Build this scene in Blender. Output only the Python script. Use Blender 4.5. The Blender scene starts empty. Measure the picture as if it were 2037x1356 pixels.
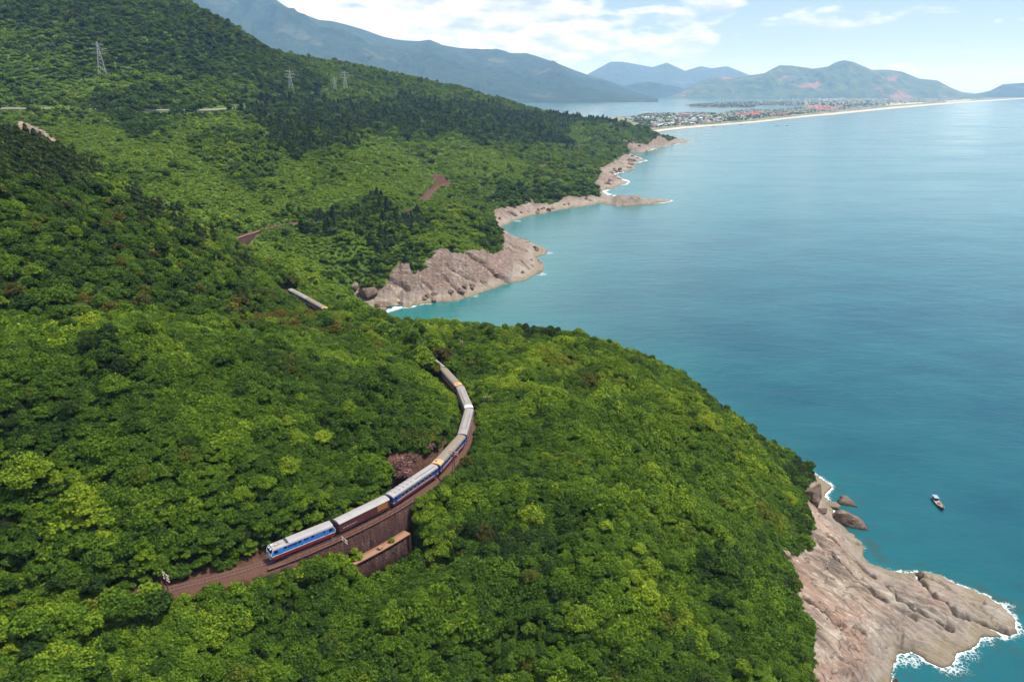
import bpy, bmesh, math, random, time
import numpy as np
from mathutils import Vector, Matrix, Euler
T0 = time.time()
rng = np.random.default_rng(7)
random.seed(7)
S = bpy.context.scene
COL = S.collection

# ------------------------------------------------------------------ camera, sky, sun, exposure
CAM_H = 140.0
PITCH = math.atan(500.0 / 1400.0)
FPX = 1400.0
cam_d = bpy.data.cameras.new("camera")
cam = bpy.data.objects.new("camera", cam_d)
COL.objects.link(cam)
cam.location = (0, 0, CAM_H)
cam.rotation_euler = (math.pi / 2 - PITCH, 0, 0)
cam_d.sensor_width = 36.0
cam_d.lens = 36.0 * FPX / 2037.0
cam_d.clip_start = 1.0
cam_d.clip_end = 200000.0
S.camera = cam

SUN_DIR = Vector((0.42, 0.10, 0.90)).normalized()
sun_el = math.asin(SUN_DIR.z)
sun_az = math.atan2(SUN_DIR.x, SUN_DIR.y)
sd = bpy.data.lights.new("sun", 'SUN')
sd.energy = 5.0
sd.angle = math.radians(0.53)
sd.color = (1.0, 0.96, 0.89)
sun = bpy.data.objects.new("sun", sd)
COL.objects.link(sun)
sun.rotation_euler = SUN_DIR.to_track_quat('Z', 'Y').to_euler()

W = bpy.data.worlds.new("World")
S.world = W
W.use_nodes = True
nt = W.node_tree
nt.nodes.clear()
N = nt.nodes.new
Lk = nt.links.new
w_out = N('ShaderNodeOutputWorld')
bg = N('ShaderNodeBackground')
bg.inputs[1].default_value = 0.068
sky = N('ShaderNodeTexSky')
sky.sky_type = 'NISHITA'
sky.sun_disc = False
sky.sun_elevation = sun_el
sky.sun_rotation = sun_az
sky.altitude = 100.0
sky.air_density = 1.0
sky.dust_density = 0.4
sky.ozone_density = 1.4
tc = N('ShaderNodeTexCoord')
mp = N('ShaderNodeMapping')
mp.inputs['Scale'].default_value = (8.0, 8.0, 26.0)
mp.inputs['Location'].default_value = (3.3, 1.7, 0.35)
Lk(tc.outputs['Generated'], mp.inputs[0])
n1 = N('ShaderNodeTexNoise')
n1.inputs['Scale'].default_value = 1.5
n1.inputs['Detail'].default_value = 9.0
n1.inputs['Roughness'].default_value = 0.56
Lk(mp.outputs[0], n1.inputs['Vector'])
sep = N('ShaderNodeSeparateXYZ')
Lk(tc.outputs['Generated'], sep.inputs[0])
# cover of cloud falls off towards the east (clearer sky over the open sea)
mr = N('ShaderNodeMapRange')
mr.inputs[1].default_value = -0.15
mr.inputs[2].default_value = 0.62
mr.inputs[3].default_value = 0.17
mr.inputs[4].default_value = -0.20
Lk(sep.outputs[0], mr.inputs[0])
ad = N('ShaderNodeMath'); ad.operation = 'ADD'
Lk(n1.outputs[0], ad.inputs[0]); Lk(mr.outputs[0], ad.inputs[1])
cr = N('ShaderNodeValToRGB')
cr.color_ramp.elements[0].position = 0.47
cr.color_ramp.elements[1].position = 0.60
Lk(ad.outputs[0], cr.inputs[0])
# shaded undersides: the same noise sampled a little lower
mp2 = N('ShaderNodeMapping')
mp2.inputs['Scale'].default_value = (8.0, 8.0, 26.0)
mp2.inputs['Location'].default_value = (3.36, 1.7, 0.56)
Lk(tc.outputs['Generated'], mp2.inputs[0])
n2 = N('ShaderNodeTexNoise')
n2.inputs['Scale'].default_value = 1.5
n2.inputs['Detail'].default_value = 7.0
n2.inputs['Roughness'].default_value = 0.56
Lk(mp2.outputs[0], n2.inputs['Vector'])
cr2 = N('ShaderNodeValToRGB')
cr2.color_ramp.elements[0].position = 0.46
cr2.color_ramp.elements[0].color = (14.5, 14.6, 14.8, 1)
cr2.color_ramp.elements[1].position = 0.66
cr2.color_ramp.elements[1].color = (6.4, 7.4, 9.6, 1)
Lk(n2.outputs[0], cr2.inputs[0])
mx = N('ShaderNodeMixRGB')
mul = N('ShaderNodeMath'); mul.operation = 'MULTIPLY'; mul.inputs[1].default_value = 0.9
Lk(cr.outputs[0], mul.inputs[0])
Lk(mul.outputs[0], mx.inputs[0])
skm = N('ShaderNodeMixRGB'); skm.blend_type = 'MULTIPLY'; skm.inputs[0].default_value = 1.0
skm.inputs[2].default_value = (0.92, 1.0, 1.10, 1)
Lk(sky.outputs[0], skm.inputs[1])
Lk(cr2.outputs[0], mx.inputs[2])
veil = N('ShaderNodeMixRGB'); veil.inputs[2].default_value = (6.0, 8.2, 11.2, 1)
vz = N('ShaderNodeMapRange'); vz.inputs[1].default_value = 0.0; vz.inputs[2].default_value = 0.45; vz.inputs[3].default_value = 0.45; vz.inputs[4].default_value = 0.05
Lk(sep.outputs[2], vz.inputs[0]); Lk(vz.outputs[0], veil.inputs[0])
Lk(skm.outputs[0], veil.inputs[1]); Lk(veil.outputs[0], mx.inputs[1]); Lk(mx.outputs[0], bg.inputs[0]); Lk(bg.outputs[0], w_out.inputs[0])

S.view_settings.view_transform = 'Standard'
S.view_settings.look = 'None'
S.view_settings.gamma = 1.0
S.view_settings.exposure = 0.50
S.render.engine = 'CYCLES'
S.cycles.max_bounces = 7
S.cycles.diffuse_bounces = 3
S.cycles.glossy_bounces = 2
S.cycles.transmission_bounces = 3
S.cycles.transparent_max_bounces = 8
S.cycles.volume_bounces = 3
S.cycles.use_denoising = True

# ------------------------------------------------------------------ geometry of the view: surveyed points
CP, SP = math.cos(PITCH), math.sin(PITCH)
def ray(u, v):
    a = (u - 1018.5) / FPX; b = (678 - v) / FPX
    return a, CP + b * SP, -SP + b * CP
def P(u, v, z=0.0):
    """ground position of a surveyed point whose height is known"""
    x, y, dz = ray(u, v)
    t = (z - CAM_H) / dz
    return (x * t, y * t, z)
def D(u, v, Y):
    """position of a surveyed point whose distance is known"""
    x, y, dz = ray(u, v)
    t = Y / y
    return (x * t, Y, CAM_H + dz * t)

# ------------------------------------------------------------------ noise
def _h(ix, iy, s):
    n = (ix.astype(np.int64) * 374761393 + iy.astype(np.int64) * 668265263 + s * 1442695041) & 0xffffffff
    n = ((n ^ (n >> 13)) * 1274126177) & 0xffffffff
    n = (n ^ (n >> 16)) & 0xffffffff
    return n.astype(np.float64) / 4294967295.0
def vnoise(x, y, s=0):
    ix = np.floor(x); iy = np.floor(y); fx = x - ix; fy = y - iy
    fx = fx * fx * fx * (fx * (fx * 6 - 15) + 10); fy = fy * fy * fy * (fy * (fy * 6 - 15) + 10)
    a = _h(ix, iy, s); b = _h(ix + 1, iy, s); c = _h(ix, iy + 1, s); d = _h(ix + 1, iy + 1, s)
    return (a + (b - a) * fx) * (1 - fy) + (c + (d - c) * fx) * fy
def fbm(x, y, o=4, s=0, g=0.5):
    r = np.zeros_like(x, dtype=np.float64); a = 1.0; t = 0.0
    for k in range(o):
        r += a * (vnoise(x, y, s + k * 17) * 2 - 1); t += a; a *= g
        x, y = x * 1.97 + y * 0.31 + 5.2, y * 1.97 - x * 0.31 + 1.3
    return r / t
def ridged(x, y, o=4, s=0):
    r = np.zeros_like(x, dtype=np.float64); a = 1.0; t = 0.0
    for k in range(o):
        r += a * (1 - np.abs(vnoise(x, y, s + k * 13) * 2 - 1)); t += a; a *= 0.5
        x, y = x * 2.03 + 3.1, y * 2.03 + 7.7
    return r / t

# ------------------------------------------------------------------ shoreline and land polygon (plan)
shore_px_a = [(1745,1460),(1766,1356),(1775,1325),(1790,1300),(1813,1297),(1848,1315),(1876,1330),(1898,1318),(1903,1300),(1936,1290),
 (1948,1266),(1985,1262),(2006,1271),(2024,1259),(2017,1231),(1989,1203),(1947,1178),(1898,1161),(1859,1143),(1824,1138),(1796,1140),
 (1761,1133),(1722,1115),(1715,1104),(1720,1090),(1708,1075),(1690,1062),(1668,1035),(1655,1010),(1640,985),(1655,967),(1630,948),(1603,933),(1578,915),(1562,898)]
shore_hidden = [(97,280),(86,312),(60,345),(22,368),(-28,385),(-60,402),(-84,425)]
shore_px_b = [(740,628),(760,624),(800,612),(830,606),(865,602),(900,600),(940,588),(985,575),(1010,565),(1050,555),(1075,542),
 (1080,528),(1066,512),(1090,502),(1075,490),(1040,478),(1012,465),(1000,452),(1015,442),(1040,432),(1080,425),(1110,418),(1150,412),
 (1190,405),(1230,410),(1290,407),(1335,399),(1300,396),(1250,394),(1215,388),(1198,382),(1219,374),(1241,367),(1247,361),(1219,348),(1241,341),(1269,337),
 (1254,326),(1286,320),(1258,309),(1249,303),(1280,303),(1305,294),(1338,288),(1378,281),(1360,277),(1340,272)]
shore_back = [(430,2400),(250,2700),(-100,3000),(-700,3300),(-2500,3600)]
shore = [P(*p)[:2] for p in shore_px_a] + shore_hidden + [P(*p)[:2] for p in shore_px_b] + shore_back
land = np.array([(75, -200)] + [(72, 40)] + shore + [(-4000, 3600), (-4000, -200)], dtype=float)

def seg_dist(X, Y, poly, closed=False):
    d = np.full(X.shape, 1e18)
    n = len(poly)
    for i in range(n if closed else n - 1):
        ax, ay = poly[i]; bx, by = poly[(i + 1) % n]
        vx, vy = bx - ax, by - ay
        L2 = vx * vx + vy * vy + 1e-9
        t = np.clip(((X - ax) * vx + (Y - ay) * vy) / L2, 0, 1)
        dx = X - ax - t * vx; dy = Y - ay - t * vy
        np.minimum(d, dx * dx + dy * dy, out=d)
    return np.sqrt(d)
def inside(X, Y, poly):
    r = np.zeros(X.shape, bool)
    n = len(poly)
    for i in range(n):
        ax, ay = poly[i]; bx, by = poly[(i + 1) % n]
        if ay == by: continue
        c = ((ay > Y) != (by > Y)) & (X < (bx - ax) * (Y - ay) / (by - ay) + ax)
        r ^= c
    return r
def shore_sd(X, Y):
    # small irregularity of the waterline, fading out inland
    k = np.clip(Y / 400.0, 0.4, 3)
    ins = inside(X, Y, land)
    d0 = seg_dist(X, Y, shore)
    d0 = np.where(ins, d0, -d0)
    n = fbm(X / (6 * k), Y / (6 * k), 3, 91) * 2.6 * k * (0.35 + 0.65 * np.exp(-np.abs(d0) / 12.0))
    return d0 + n

# ------------------------------------------------------------------ railway line (plan), rails about 48 m above the sea
RAIL_Z = 48.0
tr = [P(-200,1290,RAIL_Z), P(60,1238,RAIL_Z), P(210,1204,RAIL_Z), P(336,1172,RAIL_Z), P(447,1143,RAIL_Z), P(530,1118,RAIL_Z), P(600,1091,RAIL_Z), P(672,1060,RAIL_Z), P(725,1035,RAIL_Z),
      P(779,1006,RAIL_Z), P(828,975,RAIL_Z), P(870,942,RAIL_Z), P(900,912,RAIL_Z), P(919,884,RAIL_Z), P(930,858,RAIL_Z), P(933,832,RAIL_Z), P(927,808,RAIL_Z), P(914,786,RAIL_Z),
      P(900,768,RAIL_Z), P(880,748,RAIL_Z), P(858,729,RAIL_Z)]
tr = [p[:2] for p in tr] + [(-47,262), (-64,283)] + [P(653,611,52.2)[:2], P(614,590,52.2)[:2], P(577,571,52.2)[:2], P(562,570,RAIL_Z)[:2]] + \
     [(-134,365), (-152,385), (-170,410), (-182,435)]
far_tr = [(462,474,48),(500,462,47.5),(545,449,47),(600,441,46),(680,440,44.5),(760,430,43),(818,415,41.5),(845,392,40),(870,371,38.5),(905,360,37),(960,355,35.5),(1020,345,34),(1060,334,33),(1100,322,32),(1125,309,31),(1147,301,30)]
n_near = len(tr)
tr = tr + [P(*q)[:2] for q in far_tr]
tr_z = [RAIL_Z] * n_near + [q[2] for q in far_tr]
tr = np.array(tr, float)
def catmull(p, step=1.0):
    out = []
    p = np.vstack([2 * p[0] - p[1], p, 2 * p[-1] - p[-2]])
    for i in range(1, len(p) - 2):
        L = np.linalg.norm(p[i + 1] - p[i]); n = max(2, int(L / 0.5))
        t = np.linspace(0, 1, n, endpoint=False)[:, None]
        out.append(0.5 * ((2 * p[i]) + (-p[i-1] + p[i+1]) * t + (2*p[i-1] - 5*p[i] + 4*p[i+1] - p[i+2]) * t**2 + (-p[i-1] + 3*p[i] - 3*p[i+1] + p[i+2]) * t**3))
    o = np.vstack(out + [p[-2][None]])
    def resamp(o):
        s = np.concatenate([[0], np.cumsum(np.linalg.norm(np.diff(o, axis=0), axis=1))])
        q = np.arange(0, s[-1], step)
        return np.stack([np.interp(q, s, o[:, 0]), np.interp(q, s, o[:, 1])], 1)
    o = resamp(o)
    k = np.hanning(17); k /= k.sum()
    for _ in range(2):
        pad = np.vstack([np.repeat(o[:1], 8, 0), o, np.repeat(o[-1:], 8, 0)])
        o2 = np.stack([np.convolve(pad[:, j], k, 'valid') for j in (0, 1)], 1)
        o = o2
    return resamp(o)
track = catmull(tr)
tr_s = np.arange(len(track)).astype(float)
def track_at(s):
    return np.array([np.interp(s, tr_s, track[:, 0]), np.interp(s, tr_s, track[:, 1])])
def track_dir(s):
    d = track_at(s + 0.7) - track_at(s - 0.7)
    return d / np.linalg.norm(d)
_ctl_s = [float(np.argmin(((track - p) ** 2).sum(1))) for p in tr]
rail_z_arr = np.interp(tr_s, _ctl_s, tr_z)
_k = np.ones(41) / 41.0
rail_z_arr = np.convolve(np.concatenate([np.repeat(rail_z_arr[:1], 20), rail_z_arr, np.repeat(rail_z_arr[-1:], 20)]), _k, 'valid')
def rail_z(s):
    return np.interp(s, tr_s, rail_z_arr)
def track_s_near(p):
    return float(np.argmin(((track - np.array(p)) ** 2).sum(1)))

# ------------------------------------------------------------------ terrain: survey heights, thin plate surface
ctl = []
for u, v, z in [
 (0,1356,46),(250,1356,42),(100,1280,47.5),(300,1290,45),(450,1240,43.5),(500,1356,36),(620,1210,40),(700,1200,37.5),(750,1300,33),(1000,1356,27),(800,1180,38),(900,1130,39.5),
 (1000,1100,38.5),(1000,1000,42),(880,1040,41),(930,950,45),(960,880,46.5),(980,800,49),(1000,735,51),(960,700,50),(915,675,49.5),(1000,668,50),(1080,668,50.5),(1160,676,50),(1250,706,46),
 (1330,738,41),(1400,790,35.5),(1470,866,28.5),(1530,945,19),(1570,985,12),(1150,800,48),(1300,850,42),(1150,950,44),(1300,1000,38),(1450,1000,28),
 (1300,1150,33),(1150,1150,37),(1450,1150,26.5),(1530,1080,20),(1550,1100,18),(1150,1300,30),(1300,1300,27),(1450,1330,22),(1500,1250,22.5),(1560,1330,18),(1560,1200,18.5),(1540,1140,20),
 (1620,1150,14),(1700,1200,8.8),(1630,1340,14),(1700,1340,7.5),(1700,1270,9),(1800,1200,5.0),(1850,1180,4.0),(1950,1220,2.2),(1800,1260,3.4),(1650,1060,8),(1600,1000,9),(1900,1230,3.2),(1860,1260,2.2),
 (100,1100,53),(300,1060,54.5),(450,1040,54),(500,1030,54),(0,1150,52),(0,1000,63),(200,950,63.5),(400,950,61),(600,960,56),(700,930,54.5),(800,870,55),(870,800,53.5),
 (0,850,73),(250,800,73),(450,800,69),(650,800,63),(800,750,58),(850,700,52.5),(0,700,84),(200,690,82),(400,680,76),(600,690,65),(720,690,57.5),(700,645,53),(800,660,51),(860,665,48),
 (0,640,84),(0,600,86),(0,500,94),(0,400,105),(0,300,113),(100,310,107),(200,358,97),(330,430,83.5),(440,495,71.5),(497,560,61.5),(495,620,57),(200,480,88),(350,520,78),(400,600,68),
 (200,600,79),(100,500,91),(300,460,84),(490,645,58),(560,605,51),(600,610,50),
 (700,480,38),(620,520,43),(850,480,32),(950,440,28),(900,488,26),(720,540,18),(950,480,21),(985,405,17),(1100,375,17),(1165,368,13),(1100,400,5),(1180,330,12),(1230,290,19),
 (650,560,43),(705,592,4.5),(880,512,23),(935,503,21),(800,530,20),(990,500,16),(850,560,9),(930,540,12),(1030,530,4),(1268,391,11),(1235,394,8.5),(1302,397,6),(1210,398,4),(800,590,4),(1210,360,6),(1230,328,6),(1320,283,4)]:
    ctl.append(P(u, v, z))
for u, v, Y in [
 (300,300,640),(450,400,530),(400,350,575),(300,240,780),(100,240,720),(80,275,640),(200,300,610),(600,300,720),(520,360,610),(700,370,640),(600,230,1000),(750,300,850),(750,240,1150),
 (900,300,1080),(900,240,1380),(1050,300,1300),(1050,250,1580),(1150,270,1650),(1250,268,1720),(0,218,800),(200,219,830),(450,221,880),(0,150,900),(205,152,930),(0,100,980),(200,80,1040),
 (0,0,1130),(0,-120,1400),(300,100,1060),(400,130,1110),(450,170,1040),(580,188,1230),(500,90,1300),(688,184,1430),(340,7,1270),(200,-60,1300),(470,66,1430),(600,122,1580),(680,130,1720),(750,142,1800),(870,172,1920),(940,186,1980),(1000,204,2000),
 (1100,229,2030),(1200,246,1950),(1290,260,1950),(1335,275,1950),(800,200,1500),(1000,230,1700)]:
    ctl.append(D(u, v, Y))
for p in shore_px_a + shore_px_b: ctl.append(P(*p)[:2] + (0.5,))
for p in shore_hidden: ctl.append((p[0], p[1], 0.5))
for p in shore_back: ctl.append((p[0], p[1], 1.0))
for p in [(-300,2700,60),(-900,2600,150),(-1500,1600,330),(-700,1700,230),(-1400,900,290),(-1000,2000,260),(60,45,20),(0,50,32),(-60,50,42),(-120,60,50),(-200,120,80),(-300,200,110),(-420,330,130),(-420,450,120),
          (-36,236,54),(-52,251,54.5),(-66,267,53.5),(-44,228,55),(-300,480,92),(-230,500,70),(-150,400,46.5),(-300,420,96),(-240,400,86)]:
    ctl.append(p)
for s in range(0, len(track), 14):
    p = track_at(s)
    ctl.append((p[0], p[1], float(rail_z(s)) - 0.6))
ctl = np.array(ctl, float)
def tcoord(X, Y):
    r = np.sqrt(X * X + Y * Y) + 1e-6
    return np.arctan2(X, Y) * 1.6, np.log(r)
cx, cy = tcoord(ctl[:, 0], ctl[:, 1])
def tps(r2):
    return 0.5 * r2 * np.log(r2 + 1e-12)
n = len(ctl)
K = tps((cx[:, None] - cx[None]) ** 2 + (cy[:, None] - cy[None]) ** 2) + np.eye(n) * 2e-4
Pm = np.stack([np.ones(n), cx, cy], 1)
A = np.zeros((n + 3, n + 3)); A[:n, :n] = K; A[:n, n:] = Pm; A[n:, :n] = Pm.T
w_rbf = np.linalg.solve(A, np.concatenate([ctl[:, 2], np.zeros(3)]))
def rbf(X, Y):
    x, y = tcoord(X, Y)
    r = w_rbf[n] + w_rbf[n + 1] * x + w_rbf[n + 2] * y
    for i in range(n):
        r = r + w_rbf[i] * tps((x - cx[i]) ** 2 + (y - cy[i]) ** 2)
    return r
def track_info(X, Y):
    """distance to the line's centre, signed side (positive = seaward) and chainage"""
    sub = track[::5]
    d = np.full(X.shape, 1e12)
    side = np.zeros(X.shape); ss = np.zeros(X.shape)
    for i in range(len(sub) - 1):
        ax, ay = sub[i]; vx, vy = sub[i + 1] - sub[i]
        L = math.hypot(vx, vy); vx /= L; vy /= L
        t = np.clip((X - ax) * vx + (Y - ay) * vy, 0, L)
        dx = X - ax - t * vx; dy = Y - ay - t * vy
        q = dx * dx + dy * dy
        m = q < d
        d = np.where(m, q, d)
        side = np.where(m, dx * vy - dy * vx, side)
        ss = np.where(m, i * 5.0 + t * 5.0 / L, ss)
    return np.sqrt(d), side, ss
# stretch of the line carried on the stone retaining wall
S_WALL0 = track_s_near(P(560,1107,RAIL_Z)[:2]); S_WALL1 = track_s_near(P(806,990,RAIL_Z)[:2])
S_LEDGE0 = track_s_near(P(697,1118,42)[:2])
S_VIA0 = track_s_near((-186,448)); S_VIA1 = track_s_near(P(520,456,RAIL_Z)[:2])
def sm(x, a, b):
    t = np.clip((x - a) / (b - a), 0, 1)
    return t * t * (3 - 2 * t)
def height(X, Y, detail=True):
    X = np.asarray(X, float); Y = np.asarray(Y, float)
    z = rbf(X, Y)
    r = np.hypot(X, Y)
    if detail:
        k = np.clip(r / 350.0, 0.25, 4.0)
        inland = sm(seg_dist(X, Y, shore), 5, 60)
        z = z + fbm(X / 26, Y / 26, 3, 3) * 2.4 * np.clip(r / 200, .6, 1.3) * inland
        z = z + (ridged(X / 150 + 3, Y / 190, 4, 9) - 0.62) * 26 * sm(r, 420, 900) * inland
    # railway formation
    near = r < 1500
    td = np.full(X.shape, 1e9); side = np.zeros(X.shape); s = np.zeros(X.shape)
    if near.any():
        a, b, c = track_info(X[near], Y[near]); td[near] = a; side[near] = b; s[near] = c
    onwall = ((s > S_WALL0 - 2) & (s < S_WALL1 + 2)) | ((s > S_VIA0) & (s < S_VIA1))
    w = 1 - sm(td, 2.6, 6.5)
    wall_w = np.where(td < 2.4, 1.0, 0.0)
    rz = rail_z(s)
    zz = z * (1 - w) + (rz - 0.75) * w
    # seaward side of a wall drops straight down to the slope below
    dep = np.where(s < 200, np.interp(s, [S_WALL0, S_LEDGE0 - 2, S_LEDGE0 + 1, S_WALL1], [0.8, 4.6, 11.2, 11.2]), 7.0)
    low = np.minimum(z, rz - dep - 0.12 * (td - 2))
    zw = np.where(side > 1.9, np.where(td < 22, low * (1 - sm(td, 14, 22)) + z * sm(td, 14, 22), z), zz)
    fade = sm(s, S_WALL0 - 2, S_WALL0 + 14) * (1 - sm(s, S_WALL1 - 3, S_WALL1 + 2)) + sm(s, S_VIA0, S_VIA0 + 4) * (1 - sm(s, S_VIA1 - 25, S_VIA1))
    z = np.where(onwall & (side > 1.9), zw * fade + zz * (1 - fade), zz)
    # shore
    d = shore_sd(X, Y)
    z = np.where(d > 0, np.minimum(np.maximum(z, 0.15 + 0.12 * d), 0.25 + d * 1.15), np.maximum(-0.28 * np.abs(d), -14))
    return z
def raycast(pts, tmax=2600):
    pts = np.array(pts, float)
    a = (pts[:, 0] - 1018.5) / FPX; b = (678 - pts[:, 1]) / FPX
    dx, dy, dz = a, CP + b * SP, -SP + b * CP
    ts = np.exp(np.linspace(np.log(70), np.log(tmax), 420))
    X = dx[:, None] * ts; Y = dy[:, None] * ts; Z = CAM_H + dz[:, None] * ts
    H = height(X.ravel(), Y.ravel(), True).reshape(X.shape)
    H = np.maximum(H, 0)
    hit = Z < H
    out = []
    for i in range(len(pts)):
        k = np.argmax(hit[i]) if hit[i].any() else -1
        if k > 0:
            f0 = Z[i, k-1] - H[i, k-1]; f1 = Z[i, k] - H[i, k]
            q = f0 / (f0 - f1 + 1e-9)
            t = ts[k-1] + (ts[k] - ts[k-1]) * q
        else: t = tmax
        out.append((dx[i] * t, dy[i] * t, CAM_H + dz[i] * t))
    return np.array(out)
def px_of(X, Y, Z):
    dz = Z - CAM_H
    f = Y * CP - dz * SP; up = Y * SP + dz * CP
    return 1018.5 + FPX * X / f, 678 - FPX * up / f, f
# ------------------------------------------------------------------ helpers
def tagk(o, kind):
    o['kind'] = kind
    return o
def tag(o, label, cat, group=None):
    o['label'] = label; o['category'] = cat
    if group: o['group'] = group
    return o
def mesh_np(name, V, F, mats=(), smooth=False, midx=None):
    """mesh from numpy arrays; F is an (n,4) or (n,3) array"""
    me = bpy.data.meshes.new(name)
    V = np.ascontiguousarray(V, dtype=np.float32); F = np.ascontiguousarray(F, dtype=np.int32)
    k = F.shape[1] if len(F) else 4
    me.vertices.add(len(V)); me.vertices.foreach_set('co', V.ravel())
    if len(F):
        me.loops.add(F.size); me.loops.foreach_set('vertex_index', F.ravel())
        me.polygons.add(len(F))
        me.polygons.foreach_set('loop_start', np.arange(0, F.size, k, dtype=np.int32))
        me.polygons.foreach_set('loop_total', np.full(len(F), k, dtype=np.int32))
        if midx is not None: me.polygons.foreach_set('material_index', midx.astype(np.int32))
        if smooth: me.polygons.foreach_set('use_smooth', np.ones(len(F), bool))
    for m in mats: me.materials.append(m)
    me.update(calc_edges=True)
    return me
def link(name, me, parent=None):
    o = bpy.data.objects.new(name, me)
    COL.objects.link(o)
    if parent is not None: o.parent = parent
    return o
def attr_f(me, name, vals, dom='POINT'):
    a = me.attributes.new(name, 'FLOAT', dom)
    a.data.foreach_set('value', np.asarray(vals, dtype=np.float32))

class NB:
    """small node builder"""
    def __init__(s, name):
        s.m = bpy.data.materials.new(name); s.m.use_nodes = True
        s.t = s.m.node_tree; s.t.nodes.clear()
        s.out = s.n('ShaderNodeOutputMaterial')
    def n(s, t, **kw):
        nd = s.t.nodes.new(t)
        for k, v in kw.items():
            if isinstance(k, str) and k.startswith('i_'): nd.inputs[k[2:].replace('_', ' ')].default_value = v
            else: setattr(nd, k, v)
        return nd
    def l(s, a, b): s.t.links.new(a, b)
    def noise(s, vec, scale, detail=4, rough=0.55, dist=0.0):
        x = s.n('ShaderNodeTexNoise'); x.inputs['Scale'].default_value = scale; x.inputs['Detail'].default_value = detail
        x.inputs['Roughness'].default_value = rough; x.inputs['Distortion'].default_value = dist
        if vec is not None: s.l(vec, x.inputs['Vector'])
        return x.outputs[0]
    def ramp(s, fac, stops):
        x = s.n('ShaderNodeValToRGB'); e = x.color_ramp.elements
        while len(e) < len(stops): e.new(0.5)
        for i, (p, c) in enumerate(stops):
            e[i].position = p; e[i].color = (c + (1,)) if len(c) == 3 else c
        s.l(fac, x.inputs[0]); return x.outputs[0]
    def mix(s, fac, a, b, mode='MIX'):
        x = s.n('ShaderNodeMixRGB'); x.blend_type = mode
        for inp, v in ((0, fac), (1, a), (2, b)):
            if isinstance(v, (int, float)): x.inputs[inp].default_value = v
            elif isinstance(v, tuple): x.inputs[inp].default_value = v + (1,) if len(v) == 3 else v
            else: s.l(v, x.inputs[inp])
        return x.outputs[0]
    def math(s, op, a, b=0.5, clamp=False):
        x = s.n('ShaderNodeMath'); x.operation = op; x.use_clamp = clamp
        for inp, v in ((0, a), (1, b)):
            if isinstance(v, (int, float)): x.inputs[inp].default_value = v
            else: s.l(v, x.inputs[inp])
        return x.outputs[0]
    def mapr(s, v, a, b, c=0.0, d=1.0):
        x = s.n('ShaderNodeMapRange')
        x.inputs[1].default_value = a; x.inputs[2].default_value = b; x.inputs[3].default_value = c; x.inputs[4].default_value = d
        s.l(v, x.inputs[0]); return x.outputs[0]
    def attr(s, name, typ='GEOMETRY', out='Fac'):
        x = s.n('ShaderNodeAttribute'); x.attribute_name = name; x.attribute_type = typ
        return x.outputs[out]
    def obj(s): return s.n('ShaderNodeTexCoord').outputs['Object']
    def pos(s): return s.n('ShaderNodeNewGeometry').outputs['Position']
    def mapping(s, vec, scale=(1,1,1), rot=(0,0,0)):
        x = s.n('ShaderNodeMapping'); x.inputs['Scale'].default_value = scale; x.inputs['Rotation'].default_value = rot
        s.l(vec, x.inputs[0]); return x.outputs[0]
    def bump(s, h, strength=0.5, dist=0.1):
        x = s.n('ShaderNodeBump'); x.inputs['Strength'].default_value = strength; x.inputs['Distance'].default_value = dist
        s.l(h, x.inputs['Height']); return x.outputs[0]
    def bsdf(s, color, rough=0.8, normal=None, spec=0.3, metal=0.0):
        x = s.n('ShaderNodeBsdfPrincipled')
        for inp, v in (('Base Color', color), ('Roughness', rough), ('Specular IOR Level', spec), ('Metallic', metal)):
            if isinstance(v, (int, float)): x.inputs[inp].default_value = v
            elif isinstance(v, tuple): x.inputs[inp].default_value = v + (1,) if len(v) == 3 else v
            else: s.l(v, x.inputs[inp])
        if normal is not None: s.l(normal, x.inputs['Normal'])
        return x
    def done(s, sh):
        s.l(sh.outputs[0] if hasattr(sh, 'outputs') else sh, s.out.inputs[0]); return s.m

# ------------------------------------------------------------------ materials of the land
def mat_leaf(name, dark, mid, light, yellow, warm, transl=0.28):
    b = NB(name)
    tint = b.attr('tint', 'INSTANCER'); wm = b.attr('warm', 'INSTANCER')
    lv = b.attr('lv')                        # one value per leaf
    t = b.math('ADD', tint, b.math('MULTIPLY', b.math('SUBTRACT', lv, 0.5), 0.42))
    col = b.ramp(t, [(0.0, dark), (0.38, mid), (0.75, light), (1.0, yellow)])
    col = b.mix(b.math('MULTIPLY', wm, b.mapr(lv, 0.1, 0.8, 0.35, 1.0)), col, warm)
    d = b.bsdf(col, 0.62, None, 0.12)
    tr = b.n('ShaderNodeBsdfTranslucent'); b.l(b.mix(0.25, col, (0.16, 0.22, 0.02)), tr.inputs[0])
    ms = b.n('ShaderNodeMixShader'); ms.inputs[0].default_value = transl
    b.l(d.outputs[0], ms.inputs[1]); b.l(tr.outputs[0], ms.inputs[2])
    return b.done(ms)
M_leaf = mat_leaf('leaves', (0.014, 0.032, 0.006), (0.050, 0.104, 0.006), (0.122, 0.205, 0.009), (0.235, 0.295, 0.012), (0.17, 0.075, 0.012))
M_needle = mat_leaf('needles', (0.018, 0.034, 0.011), (0.042, 0.070, 0.015), (0.078, 0.115, 0.020), (0.09, 0.12, 0.03), (0.10, 0.07, 0.03), 0.2)
b = NB('bark')
M_bark = b.done(b.bsdf(b.ramp(b.noise(b.obj(), 3.0, 5), [(0.3, (0.07, 0.05, 0.04)), (0.7, (0.20, 0.165, 0.13))]), 0.9))

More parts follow.
